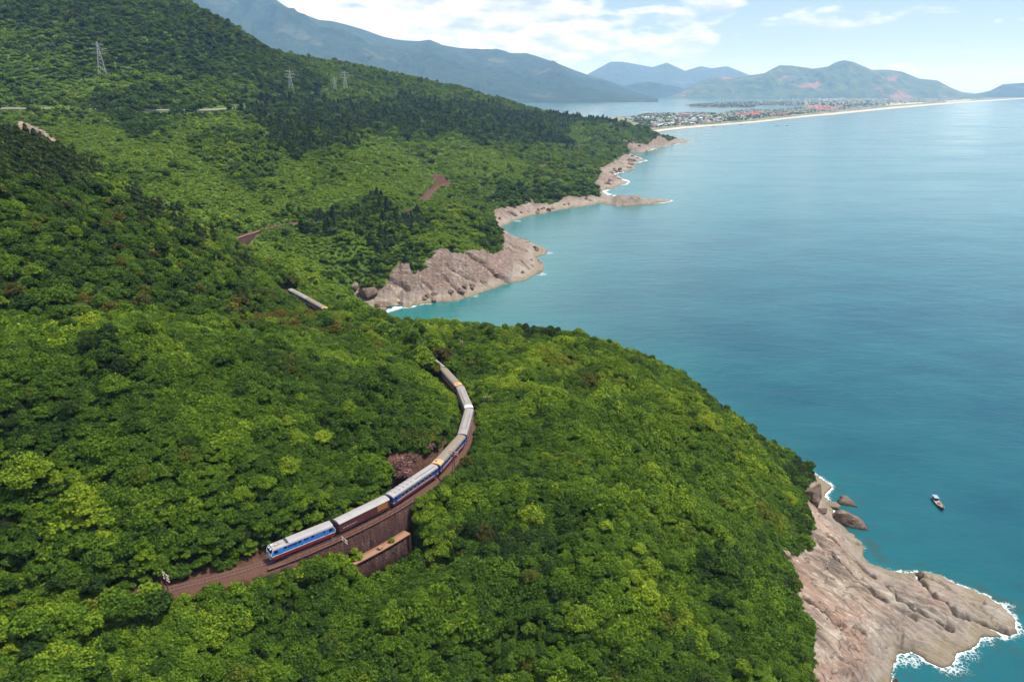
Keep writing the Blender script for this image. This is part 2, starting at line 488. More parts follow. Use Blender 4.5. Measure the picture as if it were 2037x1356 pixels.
def rock_colour(b, p):
    # bedding runs the same way as the ledges of the mesh (rotation about z)
    e = b.mapping(p, (1, 1, 1), (0, 0, math.radians(35.5)))
    st = b.mapping(e, (0.10, 0.75, 0.9))
    st2 = b.mapping(e, (0.02, 0.16, 0.2))
    n_st = b.noise(st, 1.0, 6, 0.6, 0.4)
    n_big = b.noise(st2, 1.0, 4, 0.6, 0.8)
    n_bl = b.noise(p, 0.055, 4, 0.6)
    n_f = b.noise(p, 1.7, 6, 0.65)
    base = b.ramp(n_big, [(0.36, (0.10, 0.078, 0.062)), (0.46, (0.215, 0.155, 0.118)), (0.54, (0.275, 0.225, 0.175)), (0.66, (0.40, 0.35, 0.285))])
    pink = b.mix(b.mapr(n_bl, 0.46, 0.62, 0, 0.8), base, (0.265, 0.165, 0.12))
    c = b.mix(b.mapr(n_st, 0.54, 0.70, 0, 0.7), pink, (0.13, 0.095, 0.075))
    c = b.mix(b.mapr(n_st, 0.42, 0.32, 0, 0.7), c, (0.46, 0.42, 0.35))
    c = b.mix(b.mapr(n_f, 0.42, 0.72, 0.0, 0.45), c, (0.14, 0.115, 0.095))
    vc = b.n('ShaderNodeTexVoronoi'); vc.feature = 'DISTANCE_TO_EDGE'; vc.inputs['Scale'].default_value = 1.0; b.l(b.mapping(e, (0.07, 0.22, 0.2)), vc.inputs['Vector'])
    c = b.mix(b.mapr(vc.outputs['Distance'], 0.0, 0.035, 0.75, 0.0), c, (0.05, 0.035, 0.03))
    return c, n_st, n_f
def mat_rock(name='granite'):
    b = NB(name)
    p = b.pos()
    c, n_st, n_f = rock_colour(b, p)
    z = b.n('ShaderNodeSeparateXYZ'); b.l(p, z.inputs[0]); zz = z.outputs[2]
    n_l = b.noise(p, 0.16, 4)
    up = b.math('ADD', zz, b.math('MULTIPLY', b.math('SUBTRACT', n_l, 0.5), 7.0))
    dk = b.attr('dark')
    # lichen-dark upper faces on the middle headland, bleached band, wet algae band
    c = b.mix(b.math('MULTIPLY', b.math('MULTIPLY', b.mapr(up, 1.8, 6.0, 0, 0.9), b.mapr(n_st, 0.38, 0.56, 0.25, 1.0)), dk), c, b.mix(b.mapr(n_f, .4, .6), (0.050, 0.032, 0.029), (0.165, 0.112, 0.090)))
    c = b.mix(b.mapr(up, 7.5, 3.5, 0, 0.55), c, b.mix(n_f, (0.125, 0.108, 0.09), (0.27, 0.24, 0.205)))
    c = b.mix(b.mapr(up, 3.2, 1.6, 0, 0.3), c, (0.44, 0.41, 0.37))
    c = b.mix(b.mapr(up, 2.9, 1.2, 0, 0.8), c, b.mix(n_f, (0.085, 0.065, 0.035), (0.22, 0.175, 0.11)))
    c = b.mix(b.mapr(zz, 0.45, 0.12, 0, 0.8), c, (0.06, 0.05, 0.035))
    h = b.math('ADD', b.math('MULTIPLY', n_st, 0.7), b.math('MULTIPLY', n_f, 0.5))
    return b.done(b.bsdf(c, 0.85, b.bump(h, 0.9, 0.5), 0.25))
M_rock = mat_rock()
b = NB('brown_boulder'); p = b.pos(); o_ = b.obj(); n_ = b.noise(p, 0.5, 8, 0.7); n2_ = b.noise(p, 2.4, 6, 0.7)
c = b.ramp(n_, [(0.3, (0.075, 0.050, 0.038)), (0.5, (0.155, 0.105, 0.078)), (0.68, (0.30, 0.225, 0.17))])
c = b.mix(b.mapr(n2_, 0.45, 0.75, 0, 0.6), c, (0.09, 0.07, 0.055))
z_ = b.n('ShaderNodeSeparateXYZ'); b.l(p, z_.inputs[0]); c = b.mix(b.mapr(z_.outputs[2], 0.9, 0.2, 0, 0.8), c, (0.04, 0.032, 0.022))
M_boulder = b.done(b.bsdf(c, 0.9, b.bump(b.math('ADD', n_, n2_), 1.0, 0.4), 0.15))

b = NB('hill_ground')
p = b.pos()
nf = b.noise(p, 0.35, 8, 0.7); nm = b.noise(p, 0.035, 5, 0.6)
gr = b.ramp(nf, [(0.30, (0.014, 0.028, 0.006)), (0.5, (0.055, 0.100, 0.010)), (0.7, (0.11, 0.175, 0.016))])
gr = b.mix(b.mapr(nm, 0.45, 0.7, 0, 0.5), gr, (0.075, 0.115, 0.02))
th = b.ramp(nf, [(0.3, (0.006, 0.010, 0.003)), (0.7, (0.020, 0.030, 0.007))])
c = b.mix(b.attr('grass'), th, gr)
soil = b.ramp(b.noise(p, 0.9, 7, 0.7), [(0.3, (0.040, 0.020, 0.014)), (0.7, (0.120, 0.064, 0.042))])
c = b.mix(b.attr('soil'), c, soil)
rk, _, nr = rock_colour(b, p)
c = b.mix(b.attr('rock'), c, rk)
M_ground = b.done(b.bsdf(c, 0.95, b.bump(nf, 0.7, 0.8), 0.1))

# ------------------------------------------------------------------ terrain grid
AZ0, AZ1, NA = -0.93, 0.84, 620
LR0, LR1, NR = math.log(48.0), math.log(3400.0), 560
ga = np.linspace(AZ0, AZ1, NA); gl = np.linspace(LR0, LR1, NR)
GA, GL = np.meshgrid(ga, gl)
GX = np.exp(GL) * np.sin(GA); GY = np.exp(GL) * np.cos(GA)
GZ = height(GX.ravel(), GY.ravel()).reshape(GX.shape)
GD = shore_sd(GX.ravel(), GY.ravel()).reshape(GX.shape)
TD_, TS_, TC_ = track_info(GX.ravel(), GY.ravel())
GTD = TD_.reshape(GX.shape); GTS = TS_.reshape(GX.shape); GTC = TC_.reshape(GX.shape)
def gsample(G, X, Y):
    a = (np.arctan2(X, Y) - AZ0) / (AZ1 - AZ0) * (NA - 1)
    l = (np.log(np.hypot(X, Y)) - LR0) / (LR1 - LR0) * (NR - 1)
    a = np.clip(a, 0, NA - 1.001); l = np.clip(l, 0, NR - 1.001)
    i = a.astype(int); j = l.astype(int); fa = a - i; fl = l - j
    return (G[j, i] * (1 - fa) + G[j, i + 1] * fa) * (1 - fl) + (G[j + 1, i] * (1 - fa) + G[j + 1, i + 1] * fa) * fl
def rc(pts, tmax=3300):
    """first ground hit of survey sight lines, on the gridded terrain"""
    pts = np.array(pts, float)
    a = (pts[:, 0] - 1018.5) / FPX; b_ = (678 - pts[:, 1]) / FPX
    dx, dy, dz = a, CP + b_ * SP, -SP + b_ * CP
    ts = np.exp(np.linspace(np.log(75), np.log(tmax), 1500))
    X = dx[:, None] * ts; Y = dy[:, None] * ts; Z = CAM_H + dz[:, None] * ts
    H = np.maximum(gsample(GZ, X, Y), 0)
    hit = Z < H
    k = np.where(hit.any(1), hit.argmax(1), 1499)
    t = ts[k]
    return np.stack([dx * t, dy * t, CAM_H + dz * t], 1)
# seaward limit of the vegetation
veg_a = [(1617,1460),(1617,1356),(1606,1336),(1613,1301),(1615,1277),(1596,1231),(1575,1189),(1592,1171),(1568,1126),(1547,1090),(1585,1105),(1606,1076),(1610,1038),(1599,996),(1596,968),(1622,952),(1600,928),(1578,912)]
veg_b = [(693,608),(693,598),(704,565),(766,567),(773,554),(785,530),(810,524),(827,550),(838,545),(853,516),(874,496),(913,503),(939,496),(982,503),(997,500),(1000,479),(1000,466)]
veg_c = [(985,440),(982,417),(1025,411),(1077,404),(1139,389),(1150,393),(1193,389),(1189,378),(1180,365),(1191,352),(1191,335),(1223,320),(1251,307),(1247,296),(1284,287),(1336,279),(1344,276)]
va = rc(veg_a)[:, :2].tolist(); vb = rc(veg_b)[:, :2].tolist(); vc = rc(veg_c)[:, :2].tolist()
sh_all = [tuple(p) for p in shore]
hid_in = [(104,252),(88,278),(76,308),(54,338),(20,361),(-28,378),(-62,395),(-90,420)]
rock_poly = np.array([(72, 40)] + sh_all[:len(sh_all) - 5] + (vc[::-1]) + vb[::-1] + hid_in[::-1] + va[::-1], float)
# the seaward ring may be crossed by the noisy waterline: widen it seaward
ROCK = inside(GX.ravel(), GY.ravel(), rock_poly).reshape(GX.shape) | ((GD < 3.0) & (GD > -6)) | ((GY > 900) & (GD < 16) & (GD > -5)) | (GD < 0)
FX, FY = -0.0, 0.0
e_dir = np.array([0.81, -0.58]); n_dir = np.array([0.58, 0.81])
def rock_disp(X, Y):
    k = np.clip(Y / 260.0, 0.8, 4.0)
    q = (X * n_dir[0] + Y * n_dir[1]); e = (X * e_dir[0] + Y * e_dir[1])
    per = 8.5 * k
    w = fbm(X / (16 * k), Y / (16 * k), 3, 31) * 1.1 + fbm(X / (5 * k), Y / (5 * k), 2, 37) * 0.18
    f = (q / per + w) % 1.0
    led = np.where(f < 0.88, f / 0.88, (1 - f) / 0.12) - 0.5
    f2 = (q / (per * 0.31) + w * 2.1 + e / (per * 3.2)) % 1.0
    led2 = np.where(f2 < 0.86, f2 / 0.86, (1 - f2) / 0.14) - 0.5
    crack = ridged(e / (14 * k) + w * 0.6, q / (9 * k), 1, 41)
    cr_ = -np.clip((crack - 0.93) / 0.07, 0, 1) * 0.9
    blocky = (ridged(X / (7 * k), Y / (7 * k), 4, 55) - 0.6)
    bw = sm(Y, 360, 700)
    return (led * (1.25 + 1.3 * sm(Y, 300, 450)) + led2 * 0.5 + cr_ * (0.6 + 0.5 * k)) * (1 - bw * 0.6) * np.minimum(k, 2) ** 0.5 + blocky * (0.55 + 3.6 * bw * np.minimum(k, 3) / 2) + fbm(X / 1.3, Y / 1.3, 3, 61) * 0.24
CRACKS = []
for w_, dp_, st_, pl in [(.55, 3.4, 1.9, [(1824,1141),(1840,1165),(1866,1192),(1885,1199),(1900,1222),(1935,1233),(1990,1256),(2020,1273)]), (.38, 2.4, .8, [(1760,1160),(1785,1190),(1840,1222),(1900,1252)]), (.35, 2.2, .8, [(1650,1100),(1700,1150),(1760,1195)]),
     (.35, 2.2, .8, [(1600,1190),(1660,1235),(1720,1260)]), (1.2, 3.0, .0, [(1792,1212),(1815,1226)]), (.4, 1.0, .5, [(1800,1250),(1795,1275),(1790,1300)]), (.35, 2.2, .8, [(1640,1060),(1690,1110),(1740,1150)]),
     (1.5, 4.0, 2.6, [(930,505),(950,520),(985,545),(1013,564)]), (1.1, 3.0, 1.6, [(890,530),(915,545),(943,558)]), (.8, 2.4, 1.2, [(880,552),(900,570),(922,588)]), (1.2, 3.0, 2.0, [(772,556),(795,568),(815,580)]),
     (1.0, 2.8, 1.5, [(990,478),(1020,490),(1048,503)]), (1.0, 2.6, 1.4, [(1005,495),(1035,505)]), (.9, 2.6, 1.2, [(1015,510),(1035,520),(1052,538)]), (.9, 2.4, 1.2, [(838,560),(850,572),(860,582)]), (.7, 2.0, 1.0, [(800,545),(830,565),(862,598)]), (.8, 2.2, 1.0, [(900,508),(930,530)])]:
    CRACKS.append((w_, dp_, st_, rc(pl)[:, :2]))
def crack_disp(X, Y):
    out = np.zeros(X.shape)
    Xw = X + fbm(X / 3, Y / 3, 2, 301) * .8; Yw = Y + fbm(X / 3, Y / 3, 2, 305) * .8
    for w_, dp_, st_, pl in CRACKS:
        lo = pl.min(0) - 14; hi = pl.max(0) + 14
        m = (X > lo[0]) & (X < hi[0]) & (Y > lo[1]) & (Y < hi[1])
        if not m.any(): continue
        x = Xw[m]; y = Yw[m]; d = seg_dist(x, y, pl.tolist())
        a = pl[0]; c = pl[-1]; dr = (c - a) / (np.linalg.norm(c - a) + 1e-9)
        sd_ = (x - a[0]) * -dr[1] + (y - a[1]) * dr[0]
        al = (x - a[0]) * dr[0] + (y - a[1]) * dr[1]; L = np.linalg.norm(c - a)
        endf = np.clip(np.minimum(al + 2 * w_, L + 2 * w_ - al) / (3 * w_), 0, 1)
        o_ = -dp_ * np.exp(-(d / w_) ** 2) + st_ * np.where(sd_ > 0, np.exp(-d / (6 * w_ + 2)), 0) * endf
        out[m] += o_
    return out
GZ_base = GZ.copy()
GZt = np.where(ROCK, GZ - 1.6 - 0.4 * np.clip(GY / 400, 0, 4), GZ)

# plan polygons of the ground cover, surveyed on the slope
def zone(pts): return rc(pts)[:, :2]
Z_dirt = [zone([(770,905),(800,900),(850,905),(872,880),(905,868),(880,912),(845,935),(790,975),(772,950)]),
          zone([(858,347),(880,350),(903,357),(895,372),(870,372),(862,360)]),
          zone([(35,240),(62,248),(90,262),(112,278),(117,288),(90,285),(60,270),(35,255)])]
def zin(X, Y, zs):
    r = np.zeros(X.shape, bool)
    for z_ in zs: r |= inside(X, Y, z_)
    return r
DIRT = zin(GX.ravel(), GY.ravel(), Z_dirt[:2]).reshape(GX.shape)
SCAR = zin(GX.ravel(), GY.ravel(), Z_dirt[2:]).reshape(GX.shape)

def build_grid(name, mask_q, Zg, mat, extra):
    used = np.zeros(Zg.shape, bool)
    used[:-1, :-1] |= mask_q; used[1:, :-1] |= mask_q; used[:-1, 1:] |= mask_q; used[1:, 1:] |= mask_q
    idx = np.full(Zg.shape, -1); idx[used] = np.arange(used.sum())
    return used, idx
def grid_mesh(name, X, Y, Z, mask_q, mats, attrs):
    used = np.zeros(Z.shape, bool)
    used[:-1, :-1] |= mask_q; used[1:, :-1] |= mask_q; used[:-1, 1:] |= mask_q; used[1:, 1:] |= mask_q
    idx = np.full(Z.shape, -1); idx[used] = np.arange(used.sum())
    j, i = np.nonzero(mask_q)
    F = np.stack([idx[j, i], idx[j, i + 1], idx[j + 1, i + 1], idx[j + 1, i]], 1)
    me = mesh_np(name, np.stack([X[used], Y[used], Z[used]], 1), F, mats, True)
    for k, v in attrs.items(): attr_f(me, k, v[used])
    return me
quad = lambda G: np.maximum(np.maximum(G[:-1, :-1], G[1:, :-1]), np.maximum(G[:-1, 1:], G[1:, 1:]))
maskq = quad(GZt) > -6
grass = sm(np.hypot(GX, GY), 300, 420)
S_CUT0 = track_s_near(P(840,398,40.5)[:2]); S_CUT1 = track_s_near(P(905,360,37)[:2])
soil = (GTD < np.where((GTC > S_CUT0) & (GTC < S_CUT1), 5.0, np.where(GTC < 175, np.where(GTC < S_WALL0 + 4, np.where(GTS < 0, 3.8, 3.2), 2.3), 2.4))).astype(float)
soil = np.maximum(soil, DIRT)
me = grid_mesh('terrain', GX, GY, GZt, maskq, [M_ground], {'grass': grass, 'soil': soil, 'rock': np.maximum(ROCK.astype(float), SCAR)})
terrain = tagk(link('hillside_terrain', me), 'structure')

# ------------------------------------------------------------------ bare rock along the water (finer mesh)
def rock_patch(name, az0, az1, r0, r1, da, dl):
    a = np.arange(az0, az1, da); l = np.arange(math.log(r0), math.log(r1), dl)
    A_, L_ = np.meshgrid(a, l)
    X = np.exp(L_) * np.sin(A_); Y = np.exp(L_) * np.cos(A_)
    z0 = gsample(GZ_base, X, Y); d = gsample(GD, X, Y)
    in_ = inside(X.ravel(), Y.ravel(), rock_poly).reshape(X.shape) | ((d < 5) & (d > -9)) | ((Y > 900) & (d < 18) & (d > -9))
    in_ &= d > -9
    # widen under the shrubs
    g = in_.copy()
    for _ in range(5):
        h = g.copy(); h[1:] |= g[:-1]; h[:-1] |= g[1:]; h[:, 1:] |= g[:, :-1]; h[:, :-1] |= g[:, 1:]; g = h
    edge = ~in_
    disp = rock_disp(X, Y) * sm(d, -2, 5) + crack_disp(X, Y) * sm(d, -1, 2)
    Z = z0 + disp - np.where(edge, 0.5, 0)
    Z = np.where(d > 0, Z, np.minimum(Z, -0.02 + 0.35 * d))
    mq = g[:-1, :-1] & g[1:, :-1] & g[:-1, 1:] & g[1:, 1:]
    dark = sm(Y, 330, 420) * (1 - sm(Y, 560, 640) * 0.35)
    me = grid_mesh(name, X, Y, Z, mq, [M_rock], {'dark': dark})
    return tagk(link(name, me), 'structure'), len(me.polygons)
r1_, c1 = rock_patch('shore_rock', 0.30, 0.84, 100, 300, 0.0013, 0.0017)
r2_, c2 = rock_patch('headland_rock', -0.26, 0.15, 425, 780, 0.0011, 0.0016)
r3_, c3 = rock_patch('coast_rock', -0.04, 0.26, 700, 2500, 0.0010, 0.0022)
print('rock quads', c1, c2, c3, 'terrain', maskq.sum(), 'T', time.time() - T0)

# ------------------------------------------------------------------ sea
b = NB('sea_water')
p = b.pos()
sh_ = b.attr('shallow'); fo = b.attr('foam')
big = b.noise(b.mapping(p, (1, 1.6, 1)), 0.012, 4, 0.6)
c = b.mix(b.mapr(big, 0.35, 0.65), (0.007, 0.054, 0.080), (0.013, 0.082, 0.104))
c = b.mix(b.attr('far_sheen'), c, b.mix(b.mapr(big, 0.35, 0.65), (0.038, 0.125, 0.142), (0.055, 0.165, 0.176)))  # sky sheen of the grazing view painted into the far water's colour
c = b.mix(b.math('MULTIPLY', sh_, 0.85), c, (0.008, 0.135, 0.130))
reef = b.mapr(b.noise(p, 0.13, 5, 0.6), 0.5, 0.68)
c = b.mix(b.math('MULTIPLY', reef, b.attr('reef')), c, (0.030, 0.055, 0.045))
wv = b.noise(b.mapping(p, (0.45, 1.0, 1), (0, 0, 0.25)), 0.55, 6, 0.62, 0.6)
wv2 = b.noise(b.mapping(p, (0.5, 1.0, 1), (0, 0, -0.5)), 0.09, 5, 0.6, 0.3)
hgt = b.math('ADD', b.math('MULTIPLY', wv, 0.5), b.math('MULTIPLY', wv2, 1.6))
nrm = b.bump(hgt, 0.27, 1.0)
lace = b.n('ShaderNodeTexVoronoi'); lace.feature = 'DISTANCE_TO_EDGE'; lace.inputs['Scale'].default_value = 0.9; b.l(b.mapping(p, (1, 1, 1)), lace.inputs['Vector'])
lc = b.mapr(lace.outputs['Distance'], 0.0, 0.28, 0.16, -0.16)
fn = b.math('ADD', b.math('ADD', b.noise(p, 0.5, 8, 0.75, 0.8), lc), b.math('SUBTRACT', fo, 0.66))
fm = b.math('MULTIPLY', b.mapr(fn, 0.46, 0.86), 0.85)
c = b.mix(fm, c, (0.82, 0.86, 0.86))
wind = b.mapr(b.noise(b.mapping(p, (0.35, 1.3, 1), (0, 0, 0.3)), 0.006, 5, 0.65, 1.0), 0.42, 0.6, 0.05, 0.17)
rg = b.mix(fm, wind, (0.8, 0.8, 0.8))
sw = b.bsdf(c, rg, nrm, 0.5); sw.inputs['IOR'].default_value = 1.333
M_sea = b.done(sw)
swa = np.linspace(-0.28, 0.95, 430); swl = np.linspace(math.log(60), math.log(3600), 380)
A_, L_ = np.meshgrid(swa, swl); WX = np.exp(L_) * np.sin(A_); WY = np.exp(L_) * np.cos(A_)
wd = shore_sd(WX.ravel(), WY.ravel()).reshape(WX.shape)
out_d = -wd
k_ = np.clip(WY / 300.0, 0.7, 3.0)
fo = 1.06 * np.exp(-np.clip(out_d, 0, 1e3) / (2.6 * k_)) * (out_d > -4)
patch = vnoise(WX / (26 * k_), WY / (26 * k_), 77)
fo = fo * (0.55 + 0.45 * sm(patch, 0.2, 0.6))
# surge channel beside the tip of the big shelf
for q, rr in ((P(1885,1318)[:2], 7.5), (P(1920,1295)[:2], 5.5), (P(1950,1268)[:2], 5), (P(2022,1250)[:2], 5), (P(2005,1205)[:2], 3.5), (P(1800,1310)[:2], 6), (P(1090,503)[:2], 11), (P(1078,545)[:2], 9),
              (P(830,605)[:2], 6), (P(945,590)[:2], 5), (P(1030,440)[:2], 10), (P(1060,428)[:2], 8), (P(1230,410)[:2], 8), (P(1270,345)[:2], 8), (P(1250,372)[:2], 8)):
    fo = np.maximum(fo, 0.74 * np.exp(-((WX - q[0]) ** 2 + (WY - q[1]) ** 2) / rr ** 2) * (out_d > -3))
shal = np.exp(-np.clip(out_d, 0, 1e4) / (28 * k_))
bay = np.exp(-((WX + 50) ** 2 + (WY - 420) ** 2) / 90.0 ** 2); shal = np.maximum(shal * np.where(WY < 330, 0.30, 0.8), bay * 0.9)
reef_ = np.exp(-np.clip(out_d, 0, 1e4) / 9.0) * (WY < 320)
me = grid_mesh('sea', WX, WY, np.zeros_like(WX), np.ones((379, 429), bool), [M_sea], {'shallow': shal, 'foam': fo, 'reef': reef_, 'far_sheen': sm(np.hypot(WX, WY), 240, 1300)})  # painted sheen grows with distance from the camera
tagk(link('sea_water', me), 'structure')
# open sea and lagoon beyond the bay, out to the horizon, butted against the near sheet
ang = swa
ro = np.array([3600.0, 6000, 12000, 25000, 60000])
vv = np.array([(r * math.sin(a), r * math.cos(a), 0.0) for r in ro for a in ang])
nA = len(ang); ff = [(j * nA + i, j * nA + i + 1, (j + 1) * nA + i + 1, (j + 1) * nA + i) for j in range(4) for i in range(nA - 1)]
for a0, a1, r0 in ((-1.6, -0.28, 3600.0), (0.95, 1.7, 1.0)):
    base = len(vv); aa = np.linspace(a0, a1, 30); rr = [r0, 60000.0]
    vv = np.vstack([vv, np.array([(r * math.sin(a), r * math.cos(a), 0.0) for r in rr for a in aa])])
    ff += [(base + i, base + i + 1, base + 30 + i + 1, base + 30 + i) for i in range(29)]
base = len(vv); aa = np.linspace(0.2, 0.95, 20)
vv = np.vstack([vv, np.array([(r * math.sin(a), r * math.cos(a), 0.0) for r in (1.0, 60.0) for a in aa])])
ff += [(base + i, base + i + 1, base + 21 + i, base + 20 + i) for i in range(19)]
me = mesh_np('outer_sea', vv, np.array(ff), [M_sea])
for k in ('shallow', 'foam', 'reef'): attr_f(me, k, np.zeros(len(vv)))
attr_f(me, 'far_sheen', (np.hypot(vv[:, 0], vv[:, 1]) > 1000).astype(float))  # open water beyond gets the painted sheen in full
tagk(link('open_sea', me), 'structure')
# ------------------------------------------------------------------ foliage prototypes
def leaves_mesh(name, C, Nn, size, aspect, seed, mat):
    """leaf faces: centres C, normals Nn; each a small kite"""
    r = np.random.default_rng(seed)
    n = len(C)
    Nn = Nn / (np.linalg.norm(Nn, axis=1, keepdims=True) + 1e-9)
    t = np.cross(Nn, r.normal(size=(n, 3))); t /= np.linalg.norm(t, axis=1, keepdims=True) + 1e-9
    bt = np.cross(Nn, t)
    s = size * r.uniform(0.6, 1.35, (n, 1))
    l = t * s * aspect; w = bt * s * 0.5
    dr = Nn * s * 0.18
    V = np.stack([C - l * 0.5 - dr, C + w, C + l * 0.6 - dr, C - w], 1).reshape(-1, 3)
    F = np.arange(n * 4).reshape(-1, 4)
    me = mesh_np(name, V, F, [mat])
    attr_f(me, 'lv', np.repeat(r.uniform(0, 1, n), 4))
    return me
def crown_points(seed, R, H, z0, lobes, n, flat=0.75, jitter=0.16, top=0.55, lobe_r=(0.32, 0.5)):
    r = np.random.default_rng(seed)
    cs = []
    for k in range(lobes):
        a = r.uniform(0, 2 * math.pi); q = math.sqrt(r.uniform(0, 1)) * 0.68
        zz = (1 - q * q) ** 0.5 * r.uniform(0.55, 1.0)
        cs.append((q * R * math.cos(a), q * R * math.sin(a), z0 + (H - z0) * zz * 0.72, R * r.uniform(*lobe_r)))
    cs.append((0, 0, z0 + (H - z0) * 0.62, R * 0.45))
    cs = np.array(cs)
    w = cs[:, 3] ** 2; pick = r.choice(len(cs), n, p=w / w.sum())
    d = r.normal(size=(n, 3)); d /= np.linalg.norm(d, axis=1, keepdims=True)
    d[:, 2] = np.where(d[:, 2] < -0.15, -d[:, 2], d[:, 2])
    rad = cs[pick, 3:4] * np.where(r.uniform(0, 1, (n, 1)) < .7, 1 - np.abs(r.normal(0, jitter, (n, 1))), 1 + np.abs(r.normal(0, jitter * .55, (n, 1))))
    C = cs[pick, :3] + d * rad * np.array([1, 1, flat])
    Nn = d * 0.65 + np.array([0, 0, top]) + r.normal(size=(n, 3)) * 0.42
    return C, Nn
VEG = bpy.data.collections.new("plant_kinds")     # prototypes only, not linked to the scene
protos = []
def proto(name, me):
    o = bpy.data.objects.new("%02d_%s" % (len(protos), name), me)
    VEG.objects.link(o); protos.append(me); return len(protos) - 1
K_bush, K_tree, K_con, K_low, K_far = [], [], [], [], []
for k in range(6):
    C, Nn = crown_points(10 + k, 1.9, 1.7, -0.5, 18 + 3 * k, 1700, 1.0, 0.34, 0.32, (0.16, 0.36))
    K_bush.append(proto('bush', leaves_mesh('bush', C, Nn, 0.26, 1.7, k, M_leaf)))
for k in range(6):
    C, Nn = crown_points(40 + k, 3.0, 5.6, 1.0, 22 + 2 * k, 3000, 1.0, 0.26, 0.34, (0.15, 0.32))
    K_tree.append(proto('tree_crown', leaves_mesh('tree_crown', C, Nn, 0.36, 1.7, 50 + k, M_leaf)))
for k in range(4):
    r_ = np.random.default_rng(70 + k)
    n_ = 1100
    h = r_.uniform(0, 1, n_) ** 0.8; a = r_.uniform(0, 6.283, n_); H_ = 7.8
    wob = 1 + 0.35 * np.sin(h * 19 + a * 2 + k)
    rad = 2.25 * (1 - h) ** 0.55 * wob * np.sqrt(r_.uniform(0.15, 1, n_)) + 0.1
    C = np.stack([rad * np.cos(a), rad * np.sin(a), 1.0 + h * (H_ - 1)], 1)
    Nn = np.stack([np.cos(a), np.sin(a), np.full(n_, 0.5)], 1) + r_.normal(size=(n_, 3)) * 0.5
    K_con.append(proto('feathery_tree', leaves_mesh('feathery_tree', C, Nn, 0.42, 2.0, 80 + k, M_needle)))
for k in range(4):
    C, Nn = crown_points(90 + k, 2.4, 1.5, -0.5, 11, 420, 0.6, 0.2, 0.7)
    K_low.append(proto('low_shrub', leaves_mesh('low_shrub', C, Nn, 0.62, 1.4, 90 + k, M_leaf)))
for k in range(4):
    C, Nn = crown_points(110 + k, 3.3, 5.4, -0.5, 12, 620, 0.8, 0.16, 0.45, (0.28, 0.45))
    K_far.append(proto('hill_tree', leaves_mesh('hill_tree', C, Nn, 0.85, 1.4, 110 + k, M_leaf)))

K_carpet = []
for k in range(4):
    C, Nn = crown_points(190 + k, 2.9, 1.15, -0.5, 20, 1700, 0.9, 0.26, 0.5, (0.12, 0.28))
    K_carpet.append(proto('creeper_mound', leaves_mesh('creeper_mound', C, Nn, 0.27, 1.4, 190 + k, M_leaf)))
K_mound = []
for k in range(5):
    C, Nn = crown_points(240 + k, 4.4 - .3 * k, 4.2 - .25 * k, -0.6, 60, 5800, 1.0, 0.3, 0.34, (0.09, 0.25))
    K_mound.append(proto('vine_mound', leaves_mesh('vine_mound', C, Nn, 0.27, 1.7, 240 + k, M_leaf)))
K_grass = []
for k in range(4):
    C, Nn = crown_points(290 + k, 2.9, 0.62, -0.3, 22, 520, 0.7, 0.3, 0.9, (0.10, 0.22))
    K_grass.append(proto('grass_tussock', leaves_mesh('grass_tussock', C, Nn, 0.55, 1.7, 290 + k, M_leaf)))
# ------------------------------------------------------------------ zones of vegetation, surveyed
Z_con = [zone([(0,246),(66,280),(133,304),(259,360),(262,384),(166,378),(40,374),(0,358)]),
         zone([(603,432),(640,417),(700,422),(745,403),(800,408),(840,430),(850,460),(800,470),(740,480),(660,475),(605,465)]),
         zone([(455,192),(600,192),(720,200),(850,196),(1000,214),(1100,228),(1245,243),(1235,252),(1120,245),(1130,290),(1000,290),(900,270),(800,280),(720,260),(700,290),(610,320),(560,290),(495,240)])]
Z_spur = [zone([(262,372),(330,425),(440,488),(462,505),(440,520),(330,470),(255,400)]), zone([(490,515),(515,530),(513,625),(488,640),(470,600)])]
Z_dark = [zone([(390,272),(440,252),(520,272),(560,300),(540,350),(500,368),(440,335),(385,300)]),
          zone([(195,190),(250,178),(330,180),(400,200),(400,235),(330,240),(310,275),(250,275),(230,240),(195,230)]),
          zone([(700,590),(690,540),(720,500),(800,480),(860,490),(850,520),(790,525),(760,560),(720,565)]),
          zone([(985,412),(960,395),(1000,370),(1080,385),(1190,370),(1190,392),(1090,402),(1010,412)]),
          zone([(975,500),(970,470),(985,430),(1003,465),(1000,500)]),
          zone([(0,0),(340,0),(470,60),(600,118),(640,190),(560,195),(480,160),(330,150),(200,120),(120,60),(0,40)])]
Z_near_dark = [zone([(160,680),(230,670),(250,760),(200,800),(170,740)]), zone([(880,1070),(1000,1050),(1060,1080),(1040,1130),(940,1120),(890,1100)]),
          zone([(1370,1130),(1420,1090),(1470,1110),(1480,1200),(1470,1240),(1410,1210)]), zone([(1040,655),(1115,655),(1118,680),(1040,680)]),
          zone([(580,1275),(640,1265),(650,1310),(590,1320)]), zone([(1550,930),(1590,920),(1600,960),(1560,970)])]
Z_forest = [zone([(0,258),(130,306),(260,366),(330,430),(440,490),(500,555),(512,615),(492,648),(400,640),(200,640),(0,640)])]
Z_orange = [zone([(95,610),(150,590),(230,610),(225,640),(120,640)]), zone([(450,615),(480,612),(560,630),(640,628),(700,660),(780,680),(760,700),(640,670),(540,665),(450,650)])]
